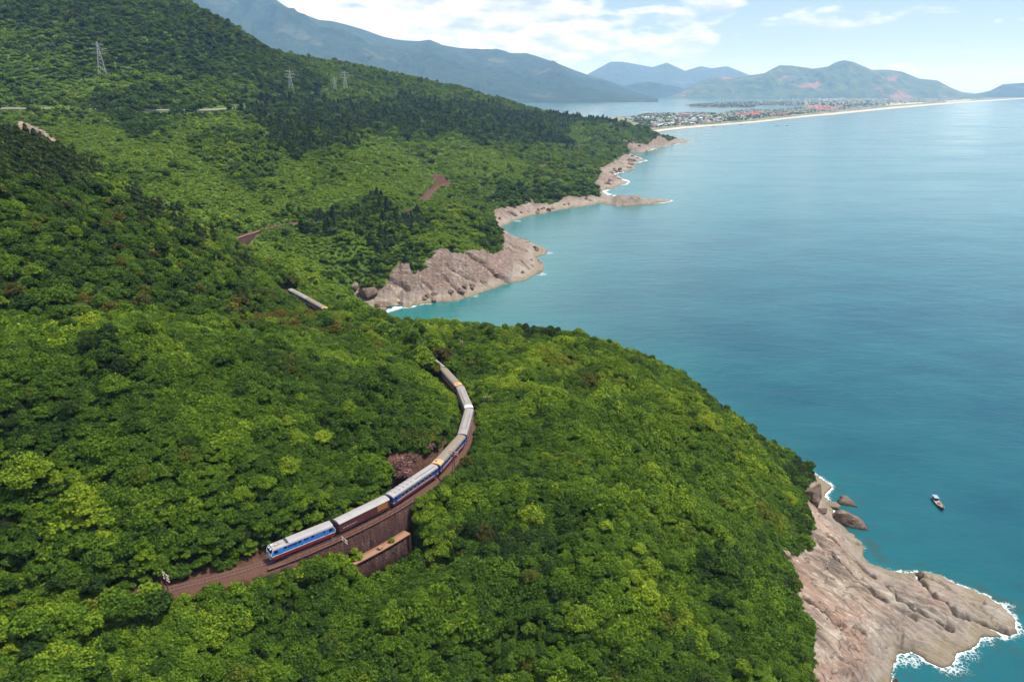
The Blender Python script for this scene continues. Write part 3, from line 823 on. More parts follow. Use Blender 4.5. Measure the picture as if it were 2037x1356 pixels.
Z_grass = [zone([(320,340),(390,330),(470,380),(560,400),(620,380),(700,340),(720,280),(800,290),(860,320),(870,360),(800,390),(720,400),(600,425),(500,445),(440,440),(350,380)]),
           zone([(395,235),(480,235),(560,300),(640,330),(600,370),(540,360),(440,340),(350,330),(260,330),(130,290),(120,250),(240,260),(320,290),(380,270)]),
           zone([(900,280),(1000,300),(1060,330),(1000,350),(920,350),(870,330)]), zone([(40,150),(200,160),(260,175),(200,190),(60,190)]), zone([(1110,235),(1160,240),(1180,300),(1140,290)]),
           zone([(500,490),(560,500),(640,520),(660,600),(600,640),(540,600),(520,540)])]
Z_lime = [zone([(0,890),(100,890),(125,930),(200,960),(230,1080),(60,1060),(0,1040)]), zone([(0,1190),(150,1170),(330,1190),(430,1200),(540,1260),(600,1356),(0,1356)]), zone([(960,700),(1110,680),(1180,720),(1100,800),(1000,780)])]

# ------------------------------------------------------------------ scatter
def cand(r0, r1, sp, a0=-0.93, a1=0.80):
    out = []
    rs = r0
    x0, x1 = r1 * math.sin(a0), r1 * math.sin(a1)
    xs = np.arange(x0, x1, sp); ys = np.arange(0, r1, sp)
    X, Y = np.meshgrid(xs, ys)
    X = X + rng.uniform(-0.5, 0.5, X.shape) * sp; Y = Y + rng.uniform(-0.5, 0.5, Y.shape) * sp
    X = X.ravel(); Y = Y.ravel()
    R = np.hypot(X, Y); A_ = np.arctan2(X, Y)
    m = (R >= r0) & (R < r1) & (A_ > a0) & (A_ < a1)
    X = X[m]; Y = Y[m]
    z = gsample(GZ_base, X, Y)
    u, v, f = px_of(X, Y, z)
    m = (f > 0) & (u > -260) & (u < 2300) & (v > -250) & (v < 1620) & (gsample(GD, X, Y) > 2.5)
    X, Y, z = X[m], Y[m], z[m]
    m = ~inside(X, Y, rock_poly)
    return X[m], Y[m], z[m]
# only slopes the view (or a step aside of it) can see
def visible(X, Y, z, up=7.0):
    vis = np.zeros(len(X), bool)
    ts = np.linspace(0.25, 0.985, 46)
    for ox, oz in ((0, 0), (-25, 15), (25, 15)):
        blocked = np.zeros(len(X), bool)
        for t in ts:
            px_, py_, pz_ = ox + (X - ox) * t, Y * t, (CAM_H + oz) + (z + up - CAM_H - oz) * t
            h = gsample(GZ_base, px_, py_)
            blocked |= (pz_ < h - 1.0) & (np.hypot(px_, py_) > 50)
        vis |= ~blocked
    return vis
rows = {k: [] for k in ('rx', 'ry', 'zs', 'x', 'y', 'z', 'kind', 'sc', 'rz', 'tint', 'warm', 'cls')}
def add(X, Y, z, kind, sc, tint, warm, cls):
    n_ = len(X)
    for k, v in (('x', X), ('y', Y), ('z', z), ('kind', kind), ('sc', sc), ('rz', rng.uniform(0, 6.283, n_)), ('rx', rng.normal(0, 0.03 if cls in (2,) else 0.13, n_)), ('ry', rng.normal(0, 0.03 if cls in (2,) else 0.13, n_)), ('zs', rng.uniform(0.7, 1.3, n_)), ('tint', tint), ('warm', warm), ('cls', np.full(n_, cls))):
        rows[k].append(np.broadcast_to(v, (n_,)).astype(float))
pickk = lambda ks, n_: np.array(ks)[rng.integers(0, len(ks), n_)]
def clear_line(X, Y, w=3.2):
    td, sd2, sc_ = track_info(X, Y)
    onw = ((sc_ > S_WALL0 - 3) & (sc_ < S_WALL1 - 1)) | ((sc_ > S_VIA0) & (sc_ < S_VIA1 - 12))
    return td, sd2, sc_, onw
wall_ledge = track_at(S_WALL1)
# near thicket
X, Y, z = cand(95, 345, 1.6)
m = visible(X, Y, z, 3); X, Y, z = X[m], Y[m], z[m]
td, sd2, sc_, onw = clear_line(X, Y)
far_side = sd2 < 0
s_vis0 = track_s_near(P(330,1172,RAIL_Z)[:2])
wdt = np.where(far_side, np.where(sc_ < S_WALL0, 3.2, 2.5), np.where(sc_ < S_WALL0, 3.3, 3.4))
open_line = sc_ > s_vis0 - 6
hide1 = (sc_ > S_WALL1 + 118) & (sc_ < track_s_near(P(653,611,52.2)[:2]) - 8)
wdt = np.where(open_line & ~hide1 & (sc_ < 316), wdt, 1.9)
keep = td > wdt
keep &= ~(onw & ~far_side & (td < np.where(sc_ < S_LEDGE0 - 2, 4.2, 6.6)) & (sc_ > S_WALL0 - 2) & (sc_ < S_WALL1 - 1) & (sc_ < S_WALL1 + 2))
keep &= ~inside(X, Y, Z_dirt[0])
gap = fbm(X / 7.0, Y / 7.0, 3, 201)
keep &= (gap > -0.72)
X, Y, z, td, sc_, far_side = X[keep], Y[keep], z[keep], td[keep], sc_[keep], far_side[keep]
big = fbm(X / 34, Y / 34, 3, 210); mid_ = fbm(X / 11, Y / 11, 3, 215); sml = fbm(X / 4.2, Y / 4.2, 2, 219)
forest = zin(X, Y, Z_forest); dk = zin(X, Y, Z_near_dark); lime = zin(X, Y, Z_lime); og = zin(X, Y, Z_orange)
n_ = len(X)
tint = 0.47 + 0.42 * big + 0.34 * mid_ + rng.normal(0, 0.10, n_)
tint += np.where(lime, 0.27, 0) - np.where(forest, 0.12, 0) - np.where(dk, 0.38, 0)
warm = np.clip(fbm(X / 15, Y / 15, 3, 230) * 1.1 - 0.42 + rng.normal(0, 0.1, n_), 0, 0.35) + np.where(og & (rng.uniform(0, 1, n_) < 0.42), 0.85, 0)
sc = 0.5 + 0.9 * rng.uniform(0, 1, n_) ** 2 + 0.35 * np.clip(mid_ * 2, -0.4, 1)
sc = np.where(forest, sc * 0.9, sc)
sc = np.where(td < 7, sc * 0.55 + 0.38, sc)
lowtd = (~far_side) & (td < 12)
z2 = z + 0.15 + np.where(lowtd, 0, 0.9 * np.clip(sml + mid_, -0.3, 1) + 1.9 * np.clip(fbm(X / 13, Y / 13, 2, 222) * 1.6, -0.15, 1) * sm(td, 8, 16))
carp = (lime & (rng.uniform(0, 1, n_) < 0.88)) | (~lime & (fbm(X / 18, Y / 18, 2, 224) > -0.10) & (rng.uniform(0, 1, n_) < 0.65))
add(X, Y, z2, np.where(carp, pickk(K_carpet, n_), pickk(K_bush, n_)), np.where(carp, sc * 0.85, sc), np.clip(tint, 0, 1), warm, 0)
# low understorey of creepers that closes the gaps
X, Y, z = cand(95, 345, 2.5)
m = visible(X, Y, z, 2); X, Y, z = X[m], Y[m], z[m]
td, sd2, sc_, onw = clear_line(X, Y)
keep = (td > np.where(sc_ > s_vis0 - 6, np.where(sd2 > 0, 4.2, 4.4), 2.5)) & ~(onw & (sd2 > 0) & (td < np.where(sc_ < S_LEDGE0 - 1, 4.6, 8))) & ~inside(X, Y, Z_dirt[0])
X, Y, z = X[keep], Y[keep], z[keep]; n_ = len(X)
grs = (sc_[keep] > S_WALL1 - 3) & (sc_[keep] < S_WALL1 + 16) & (sd2[keep] > 0) & (td[keep] < 14)
add(X, Y, z - 0.1, pickk(K_carpet, n_), rng.uniform(.75, 1.15, n_), np.clip(.42 + .25 * fbm(X / 30, Y / 30, 3, 211) + rng.normal(0, .1, n_) - np.where(zin(X, Y, Z_forest), .15, 0) + np.where(grs, .4, 0), 0, 1), np.zeros(n_), 0)
# near broadleaf trees standing out of the thicket
X, Y, z = cand(100, 360, 4.6)
m = visible(X, Y, z, 6); X, Y, z = X[m], Y[m], z[m]
td, sd2, sc_, onw = clear_line(X, Y)
forest = zin(X, Y, Z_forest); dk = zin(X, Y, Z_near_dark); lime = zin(X, Y, Z_lime); og = zin(X, Y, Z_orange); spur = zin(X, Y, Z_spur); con = zin(X, Y, Z_con)
n_ = len(X)
m1 = fbm(X / 20, Y / 20, 3, 250)
pr = np.where(forest, 0.95, np.where(dk, 0.9, np.where(lime, 0.04, 0.08 + 0.42 * np.clip(m1 * 2, 0, 1))))
pr = np.where(spur, 0.3, np.where(con, 0.12, pr))
pr = np.where((sd2 > 0) & (td < 16) & (sc_ > s_vis0 - 25) & (sc_ < 172), 0.0, pr)
hid = ((sc_ > 176) & (sc_ < 262)) | ((sc_ > 318) & (sc_ < 430)) | (sc_ < s_vis0 - 8)
pr = np.where(hid & (td < 12), 0.9, pr)
keep = (rng.uniform(0, 1, n_) < pr) & (td > np.where(hid, 2.2, 7.5)) & ~(onw & (sd2 > 0) & (td < 20)) & ~((sc_ > 262) & (sc_ < 318) & (td < 14)) & ~inside(X, Y, Z_dirt[0])
X, Y, z, dk, forest, td, sd2, og = X[keep], Y[keep], z[keep], dk[keep], forest[keep], td[keep], sd2[keep], og[keep]
n_ = len(X)
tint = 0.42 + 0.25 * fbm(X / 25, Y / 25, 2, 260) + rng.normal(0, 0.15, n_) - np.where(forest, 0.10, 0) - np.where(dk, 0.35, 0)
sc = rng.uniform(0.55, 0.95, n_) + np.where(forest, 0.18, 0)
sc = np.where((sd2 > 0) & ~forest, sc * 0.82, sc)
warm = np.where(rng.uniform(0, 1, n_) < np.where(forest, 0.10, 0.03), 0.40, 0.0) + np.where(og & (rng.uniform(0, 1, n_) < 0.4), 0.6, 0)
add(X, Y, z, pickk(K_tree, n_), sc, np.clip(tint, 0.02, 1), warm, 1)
# vine-draped mounds, broad and irregular
X, Y, z = cand(100, 345, 8.0)
m = visible(X, Y, z, 5); X, Y, z = X[m], Y[m], z[m]
td, sd2, sc_, onw = clear_line(X, Y)
keep = (td > np.where((sd2 > 0) & (sc_ > s_vis0 - 25), 17.0, 8.0)) & (rng.uniform(0, 1, len(X)) < np.where(zin(X, Y, Z_lime), 0.2, 0.6)) & ~(onw & (sd2 > 0) & (td < 26)) & ~inside(X, Y, Z_dirt[0])
X, Y, z = X[keep], Y[keep], z[keep]; n_ = len(X)
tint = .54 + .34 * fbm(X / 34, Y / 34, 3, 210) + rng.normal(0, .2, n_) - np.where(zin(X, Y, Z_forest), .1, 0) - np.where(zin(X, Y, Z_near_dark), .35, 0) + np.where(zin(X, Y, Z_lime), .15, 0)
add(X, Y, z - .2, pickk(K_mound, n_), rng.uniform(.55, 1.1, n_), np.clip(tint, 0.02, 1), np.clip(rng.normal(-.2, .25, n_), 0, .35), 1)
# overhanging trees that hide the line where it dips behind foliage
rs_, ro_ = [], []
for s_a, s_b, sides in ((4, s_vis0 - 1, (1, 1)), (174, 259, (-1, -1, -1, 1)), (319, 428, (-1, 1, 1)), (S_VIA0 - 30, S_VIA0 - 4, (1, 1))):
    for s_ in np.arange(s_a, s_b, 2.3):
        for sg in sides:
            rs_.append(s_ + rng.uniform(-.8, .8)); ro_.append(sg * rng.uniform(2.7, 6.5))
pp = [(track_at(s_) + np.array([track_dir(s_)[1], -track_dir(s_)[0]]) * o_) for s_, o_ in zip(rs_, ro_)]
pp = np.array(pp); X, Y = pp[:, 0], pp[:, 1]; z = gsample(GZ_base, X, Y); n_ = len(X)
add(X, Y, z, pickk(K_tree, n_), rng.uniform(0.75, 1.15, n_) * np.where(np.array(rs_) > 170, 1.22, 1.0), np.clip(0.5 + rng.normal(0, .16, n_), 0, 1), np.where(rng.uniform(0, 1, n_) < .12, .4, 0), 1)
# slender feathery trees on the spur
for zz_, sp_, pr_ in ((Z_con[:1], 2.6, 0.9), (Z_spur, 4.2, 0.55)):
    X, Y, z = cand(150, 520, sp_)
    k_in = zin(X, Y, zz_) & (rng.uniform(0, 1, len(X)) < pr_); X, Y, z = X[k_in], Y[k_in], z[k_in]
    n_ = len(X)
    add(X, Y, z - 0.4, pickk(K_con, n_), rng.uniform(0.6, 1.05, n_), np.clip(rng.normal(0.42, 0.2, n_), 0, 1), np.where(rng.uniform(0, 1, n_) < 0.06, 0.3, 0), 2)
# ground shrubs of the far slopes
def far_scatter(r0, r1, sp, ks, s0, s1, prob, cls, base, up=3, kcon=None):
    X, Y, z = cand(r0, r1, sp, -0.72, 0.42)
    m = visible(X, Y, z, up); X, Y, z = X[m], Y[m], z[m]
    td, sd2, sc_, onw = clear_line(X, Y)
    Xw = X + fbm(X / 30, Y / 30, 3, 321) * 24 * np.clip(Y / 800, .4, 1.6); Yw = Y + fbm(X / 30, Y / 30, 3, 325) * 34 * np.clip(Y / 800, .4, 1.6)
    gr = zin(Xw, Yw, Z_grass); dk = zin(Xw, Yw, Z_dark); cn = zin(Xw, Yw, Z_con[1:]); dirt = zin(X, Y, Z_dirt)
    m1 = fbm(X / 45, Y / 45, 4, 280 + cls)
    p_ = prob(gr, dk, cn, m1, np.hypot(X, Y))
    keep = (rng.uniform(0, 1, len(X)) < p_) & (td > np.where((sc_ > S_CUT0) & (sc_ < S_CUT1), 4.0, np.where((sc_ > S_VIA0) & (sc_ < track_s_near(P(600,441,46)[:2])), 3.0, 1.6 if cls == 3 else 4.0))) & ~dirt & ~(onw & (sd2 > 0) & (td < 12))
    keep &= ~((sd2 > 0) & (td < 16) & (cls != 3) & (((sc_ > S_CUT0) & (sc_ < S_CUT1)) | ((sc_ > S_VIA0) & (sc_ < track_s_near(P(600,441,46)[:2])))))
    rd_ = gsample(ROADM, X, Y); keep &= rd_ < 0.5
    X, Y, z, gr, dk, cn, m1 = X[keep], Y[keep], z[keep], gr[keep], dk[keep], cn[keep], m1[keep]
    n_ = len(X)
    tint = base + 0.24 * m1 + 0.18 * fbm(X / 16, Y / 16, 2, 290) + rng.normal(0, 0.09 if cls == 3 else 0.16, n_) + np.where(gr, 0.22, 0) - np.where(dk | cn, 0.24, 0)
    kk = pickk(ks, n_)
    if cls == 3:
        g_in = gr | ((m1 > 0.05) & ~dk & (rng.uniform(0, 1, n_) < .6)); kk = np.where(g_in & (rng.uniform(0, 1, n_) < .9), pickk(K_grass, n_), kk)
    if kcon is not None:
        c_ = cn & (rng.uniform(0, 1, n_) < (0.5 if cls == 4 else 0.24)); kk = np.where(c_, pickk(kcon, n_), kk)
    tint = np.minimum(tint, 0.70) if cls == 3 else tint
    add(X, Y, z, kk, s0 + (s1 - s0) * rng.uniform(0, 1, n_) ** 1.6, np.clip(tint, 0, 1), np.clip(rng.normal(-0.4 if cls == 3 else -0.25, 0.22, n_), 0, 0.4), cls)
# coast road: kept free of shrubs
road_px = [(-60,219),(0,218),(60,218),(145,219),(200,220),(260,221),(310,221),(340,221),(395,221),(450,219),(480,214)]
road_pts = rc(road_px)
ROADM = (seg_dist(GX, GY, road_pts[:, :2].tolist()) < 9.0).astype(float) * (GY > 500)
ROADM = np.maximum(ROADM, ((seg_dist(GX, GY, (road_pts[:, :2] * 0.992).tolist()) < 8.0) & (GY > 500) & ((GX < -0.70 * GY * 0.93) | ((GX > -0.535 * GY) & (GX < -0.40 * GY)))).astype(float))
far_scatter(345, 820, 2.6, K_low, 0.55, 1.15, lambda gr, dk, cn, m1, r: np.where(gr, 0.80, 1.0), 3, 0.66)
far_scatter(820, 2200, 5.2, K_low, 1.1, 2.0, lambda gr, dk, cn, m1, r: np.where(gr, 0.8, 1.0), 3, 0.62)
far_scatter(345, 900, 4.6, K_far, 0.45, 1.25, lambda gr, dk, cn, m1, r: np.where(cn, 0.98, np.where(dk, 0.92, np.where(gr, 0.035, 0.16 + 1.1 * np.clip(m1, 0, 1)))), 4, 0.52, 6, K_con)
far_scatter(900, 2200, 6.6, K_far, 0.6, 1.9, lambda gr, dk, cn, m1, r: np.where(cn, 0.98, np.where(dk, 0.8, np.where(gr, 0.05, 0.42 + 1.1 * m1))), 5, 0.54, 6, K_con)
bs_, bo_, bz_ = [], [], []
for k in range(70): o_ = rng.uniform(2.9, 9.5); bs_.append(S_WALL1 + rng.uniform(-.8, 7)); bo_.append(o_); bz_.append(-1.6 - (o_ - 2.5) * 1.25 + rng.uniform(-.6, .3))
for k in range(60): o_ = rng.uniform(2.9, 5.4); bs_.append(rng.uniform(S_WALL0 - 9, S_LEDGE0 - 1)); bo_.append(o_); bz_.append(None)
pp = np.array([(track_at(s_) + np.array([track_dir(s_)[1], -track_dir(s_)[0]]) * o_) for s_, o_ in zip(bs_, bo_)]); X, Y = pp[:, 0], pp[:, 1]; n_ = len(X)
gz0 = gsample(GZ_base, X, Y); z = np.array([max(g_z, RAIL_Z + q_) if q_ is not None else min(g_z, RAIL_Z - 2.2) for g_z, q_ in zip(gz0, bz_)])
add(X, Y, z, pickk(K_bush, n_), rng.uniform(.45, .85, n_), np.clip(rng.normal(.66, .15, n_), 0, 1), np.zeros(n_), 0)
gap_pts = []
for ua, ub in ((150, 306), (343, 392), (452, 482)):
    for u0 in np.arange(ua, ub, 5.5):
        gap_pts.append((u0 + rng.uniform(-2, 2), rng.uniform(219.5, 223)))
g_ = rc(gap_pts); n_ = len(g_)
add(g_[:, 0], g_[:, 1], gsample(GZ_base, g_[:, 0], g_[:, 1]), pickk(K_far, n_), rng.uniform(.9, 1.7, n_), rng.uniform(.1, .5, n_), np.zeros(n_), 4)
allp = {k: np.concatenate(v) for k, v in rows.items()}
print('instances', len(allp['x']), {c: int((allp['cls'] == c).sum()) for c in range(6)}, 'T', time.time() - T0)

# node group that sets the plants on their points
ng = bpy.data.node_groups.new("plants_on_points", 'GeometryNodeTree')
ng.interface.new_socket(name="Geometry", in_out='INPUT', socket_type='NodeSocketGeometry')
ng.interface.new_socket(name="Geometry", in_out='OUTPUT', socket_type='NodeSocketGeometry')
gi = ng.nodes.new('NodeGroupInput'); go = ng.nodes.new('NodeGroupOutput')
ci = ng.nodes.new('GeometryNodeCollectionInfo'); ci.inputs['Collection'].default_value = VEG
ci.inputs['Separate Children'].default_value = True; ci.inputs['Reset Children'].default_value = True
ip = ng.nodes.new('GeometryNodeInstanceOnPoints'); ip.inputs['Pick Instance'].default_value = True
def nattr(nm, typ):
    a = ng.nodes.new('GeometryNodeInputNamedAttribute'); a.data_type = typ; a.inputs['Name'].default_value = nm
    return a.outputs['Attribute']
ng.links.new(gi.outputs[0], ip.inputs['Points']); ng.links.new(ci.outputs[0], ip.inputs['Instance'])
ng.links.new(nattr('kind', 'INT'), ip.inputs['Instance Index'])
cxyz = ng.nodes.new('ShaderNodeCombineXYZ'); ng.links.new(nattr('rz', 'FLOAT'), cxyz.inputs[2]); ng.links.new(nattr('rx', 'FLOAT'), cxyz.inputs[0]); ng.links.new(nattr('ry', 'FLOAT'), cxyz.inputs[1])
e2r = ng.nodes.new('FunctionNodeEulerToRotation'); ng.links.new(cxyz.outputs[0], e2r.inputs[0]); ng.links.new(e2r.outputs[0], ip.inputs['Rotation'])
mzs = ng.nodes.new('ShaderNodeMath'); mzs.operation = 'MULTIPLY'; ng.links.new(nattr('sc', 'FLOAT'), mzs.inputs[0]); ng.links.new(nattr('zs', 'FLOAT'), mzs.inputs[1])
csc = ng.nodes.new('ShaderNodeCombineXYZ'); ng.links.new(nattr('sc', 'FLOAT'), csc.inputs[0]); ng.links.new(nattr('sc', 'FLOAT'), csc.inputs[1]); ng.links.new(mzs.outputs[0], csc.inputs[2])
ng.links.new(csc.outputs[0], ip.inputs['Scale'])
ng.links.new(ip.outputs[0], go.inputs[0])
def plants(name, m):
    me = mesh_np(name, np.stack([allp['x'][m], allp['y'][m], allp['z'][m]], 1), np.zeros((0, 4)), [])
    a = me.attributes.new('kind', 'INT', 'POINT'); a.data.foreach_set('value', allp['kind'][m].astype(np.int32))
    for k in ('rz', 'rx', 'ry', 'zs', 'sc', 'tint', 'warm'): attr_f(me, k, allp[k][m])
    o = tagk(link(name, me), 'stuff')
    md = o.modifiers.new('plants', 'NODES'); md.node_group = ng
    return o
cls = allp['cls']
# trees that show largest are things of their own
tree_m = (cls == 1) | (cls == 2)
u_, v_, f_ = px_of(allp['x'], allp['y'], allp['z'] + 3)
inview = (u_ > 5) & (u_ < 2032) & (v_ > 5) & (v_ < 1350)
size = np.where(tree_m & inview, allp['sc'] * np.where(cls == 1, np.where(np.isin(allp['kind'], K_mound), 8.0, 6.0), 4.5) / f_, 0)
order = np.argsort(-size)[:290]
single = np.zeros(len(cls), bool); single[order] = True
plants('thicket', (cls == 0))
plants('woodland', tree_m & ~single)
plants('hillside_scrub', (cls == 3))
plants('hillside_woods', (cls >= 4) & ~single)
trunk_cache = {}
def gz_(x, y): return float(gsample(GZ_base, np.array([x]), np.array([y]))[0])
def trunk_mesh(kind):
    if kind in trunk_cache: return trunk_cache[kind]
    con = kind in K_con
    h = 6.6 if con else 3.9
    r_ = np.random.default_rng(int(kind) + 900)
    bm = bmesh.new()
    def limb(p0, p1, r0, r1):
        p0, p1 = Vector(p0), Vector(p1)
        q = (p1 - p0).to_track_quat('Z', 'Y').to_matrix()
        ring = []
        for p_, r__ in ((p0, r0), (p1, r1)):
            ring.append([bm.verts.new(p_ + q @ Vector((r__ * math.cos(k * 1.0472), r__ * math.sin(k * 1.0472), 0))) for k in range(6)])
        for k in range(6): bm.faces.new((ring[0][k], ring[0][(k + 1) % 6], ring[1][(k + 1) % 6], ring[1][k]))
        bm.faces.new(ring[1])
    top = (r_.uniform(-.25, .25), r_.uniform(-.25, .25), h)
    limb((0, 0, -1.2), (top[0] * .5, top[1] * .5, h * .5), 0.17, 0.12); limb((top[0] * .5, top[1] * .5, h * .5), top, 0.12, 0.04)
    if not con:
        for k in range(4):
            a = k * 1.6 + r_.uniform(0, 1); zb = h * r_.uniform(.35, .6)
            limb((0, 0, zb), (1.5 * math.cos(a), 1.5 * math.sin(a), zb + 1.4), 0.08, 0.03)
    me = bpy.data.meshes.new('trunk'); bm.to_mesh(me); bm.free(); me.materials.append(M_bark)
    trunk_cache[kind] = me
    return me
def make_tree(x, y, z, kind, sc, rz, tint, warm, name, label, cat, group):
    root = bpy.data.objects.new(name, None); COL.objects.link(root)
    root.empty_display_size = 0.5
    root.location = (x, y, z); root.scale = (sc,) * 3; root.rotation_euler = (0, 0, rz)
    tag(root, label, cat, group)
    c_ = link('crown', protos[int(kind)], root); c_['tint'] = float(tint); c_['warm'] = float(warm)
    link('trunk', trunk_mesh(int(kind)), root)
    return root
def lab_(tone, where): return 'round ' + tone + ' tree ' + where
S_L1 = track_s_near(P(530,1118,RAIL_Z)[:2])
def tree_words(i):
    x, y = allp['x'][i], allp['y'][i]; k = allp['kind'][i]; t = allp['tint'][i]; w = allp['warm'][i]
    u, v = u_[i], v_[i]
    if k in K_con:
        if u < 262: return 'feathery_tree', 'slender dark feathery tree in the dense stand along the left spur crest', 'tree', 'feathery trees on the spur crest'
        return 'feathery_tree', 'slender dark feathery tree on the lower end of the wooded spur', 'tree', 'feathery trees on the lower spur'
    if k in K_mound: nm_ = 'vine_draped_tree'
    else: nm_ = 'broadleaf_tree'
    tone = 'rusty orange leaved' if w > 0.3 else ('yellowish green' if t > 0.55 else ('mid green' if t > 0.3 else 'dark green'))
    if inside(np.array([x]), np.array([y]), Z_forest[0])[0]: part_ = 'upper' if v < 440 else ('middle' if v < 545 else 'lower'); where, g = 'in the %s forest of the left spur' % part_, part_ + ' spur forest'
    elif track_info(np.array([x]), np.array([y]))[1][0] > 0:
        if v < 760: where, g = 'on the brow of the green knoll above the sea', 'knoll brow'
        elif v < 1050: where, g = 'on the %s half of the knoll beside the train' % ('seaward' if u > 1250 else 'landward'), 'knoll, ' + ('sea side' if u > 1250 else 'train side')
        else: where, g = 'on the slope beside the pale rock', 'lower slope'
    else:
        if v > 1100: where, g = 'in the thicket below the bare track', 'below the track'
        elif v < 800: where, g = 'in the thicket between spur and curve', 'upper thicket'
        elif u < 350: where, g = 'in the thicket at the left, above the bare track', 'left thicket'
        else: where, g = 'in the thicket right above the locomotive and vans', 'thicket above the train'
    return nm_, lab_(tone, where) if nm_[0] == 'b' else 'vine draped ' + tone + ' tree ' + where, 'tree', ('vine draped ' if nm_[0] == 'v' else '') + tone + ' trees, ' + g
for i in order:
    nm, lb, ct, gp = tree_words(i)
    make_tree(allp['x'][i], allp['y'][i], allp['z'][i], allp['kind'][i], allp['sc'][i], allp['rz'][i], allp['tint'][i], allp['warm'][i], nm, lb, ct, gp)
# single trees that can be picked out by eye
for (u, v, Y, kd, sc, tint, warm, lb) in [
  (915,662,268,0,0.95,0.95,0,'round bright green tree standing highest on the left of the knoll brow'),
  (990,665,268,1,0.75,0.82,0,'small round bright tree right of the roundest tree on the knoll brow'),
  (1062,668,270,2,0.85,0.10,0,'dark spreading tree on the middle of the knoll brow'),
  (1095,668,272,3,0.85,0.12,0,'dark spreading tree close right of its twin on the knoll brow'),
  (1150,668,272,4,0.95,0.75,0,'broad light green tree at the right end of the knoll brow')]:
    r = rc([(u, v + 6)])[0]
    make_tree(r[0], r[1], float(gsample(GZ_base, r[0:1], r[1:2])[0]) - 0.3, K_tree[kd], sc, kd * 1.3, tint, warm, 'broadleaf_tree', lb, 'tree', None)

C, Nn = crown_points(777, 6.6, 5.6, -0.8, 70, 11000, 1.0, 0.3, 0.4, (0.10, 0.22))
me = leaves_mesh('vine_crown', C, Nn, 0.29, 1.7, 777, M_leaf)
r = rc([(52, 985)])[0]
root = bpy.data.objects.new('vine_draped_tree', None); COL.objects.link(root); root.location = (r[0], r[1] + 2, gz_(r[0], r[1] + 2)); 
tag(root, 'big bright vine draped tree bulging at the left edge above the bare track', 'tree')
c_ = link('crown', me, root); c_['tint'] = 0.78; c_['warm'] = 0.0
link('trunk', trunk_mesh(K_tree[0]), root)
# ------------------------------------------------------------------ far mountains
def mat_mount(name, c1, c2, patchcol, patch):
    b = NB(name)
    p = b.pos()
    n1_ = b.noise(p, 0.0016, 7, 0.62); n2_ = b.noise(p, 0.006, 6, 0.65)
    c = b.ramp(n2_, [(0.35, c1), (0.65, c2)])
    c = b.mix(b.mapr(n1_, patch, patch + 0.07), c, patchcol)
    return b.done(b.bsdf(c, 0.95, b.bump(n2_, 0.9, 60.0), 0.05))
M_mA = mat_mount('forest_range', (0.014, 0.030, 0.014), (0.036, 0.060, 0.024), (0.08, 0.09, 0.05), 0.60)
M_mB = mat_mount('dry_massif', (0.030, 0.060, 0.022), (0.085, 0.120, 0.045), (0.25, 0.13, 0.10), 0.555)
def mountain(name, sky_px, Yr, Yf, Yb, mat, seed, rough=0.22, na=260, nd=70, base_u=None, pw=1.15, Yr2=None):
    sky_px = sorted(sky_px)
    us = np.array([p[0] for p in sky_px], float); vs = np.array([p[1] for p in sky_px], float)
    u = np.linspace(us[0], us[-1], na)
    v = np.interp(u, us, vs)
    tt = (u - us[0]) / (us[-1] - us[0])
    YR = Yr + ((Yr2 or Yr) - Yr) * tt
    a, dy, dz = (u - 1018.5) / FPX, CP + (678 - v) / FPX * SP, -SP + (678 - v) / FPX * CP
    t = YR / dy
    hr = np.maximum(CAM_H + dz * t, -5)                     # ridge height
    az = a * t / YR                                        # x per y
    s = np.concatenate([np.linspace(0, 1, nd), 1 + np.linspace(0.03, 1, nd // 3)])
    A_, S_ = np.meshgrid(az, s)
    Yf_ = Yf * (YR / Yr) if Yr2 else np.full(na, Yf)
    Yb_ = Yb * (YR / Yr) if Yr2 else np.full(na, Yb)
    YY = np.where(S_ <= 1, Yf_[None] + (YR - Yf_)[None] * S_, YR[None] + (Yb_ - YR)[None] * (S_ - 1))
    XX = A_ * YY
    prof = np.where(S_ <= 1, np.clip(S_, 0, 1) ** pw, np.clip(2 - S_, 0, 1))
    sc_ = (Yb - Yf) / 5.0
    rn = ridged(XX / sc_ + seed, YY / (sc_ * 1.7), 5, seed) - 0.6
    w = np.clip(np.minimum(S_, 2 - S_) * (np.abs(1 - S_)) * 4, 0, 1)
    Z = hr[None] * np.clip(prof + rn * rough * w * 1.6, 0, 1.04)
    Z = Z * (1 - 0) - 2 * (prof <= 0)
    Z = np.where(prof <= 0.001, -2.0, Z)
    me = grid_mesh(name, XX, YY, Z, np.ones((len(s) - 1, na - 1), bool), [mat], {})
    return tagk(link(name, me), 'structure')
mountain('blue_mountains', [(1130,180),(1172,146),(1215,123),(1239,123),(1298,134),(1326,125),(1363,141),(1394,132),(1416,136),(1446,132),(1490,149),(1560,178),(1600,190)], 21500, 17500, 25000, M_mA, 5, 0.25)
mountain('forested_mountains', [(-200,-330),(100,-190),(300,-70),(420,-30),(500,-16),(542,0),(575,17),(634,40),(659,42),(684,48),(726,60),(761,73),(788,79),(809,81),(835,82),(855,79),(880,90),(909,95),(968,100),(984,100),(1018,106),(1047,106),(1101,123),(1143,140),(1180,153),(1200,158),(1219,164),(1250,175),(1290,187),(1310,193)], 8200, 5200, 11500, M_mA, 11, 0.48, 420, 110, None, 0.95, 13600)
mountain('foothill', [(1165,193),(1190,183),(1219,176),(1244,171),(1270,165),(1290,163),(1326,169),(1351,173),(1372,184),(1390,193)], 13900, 13250, 15000, M_mA, 23, 0.2, 150, 40)
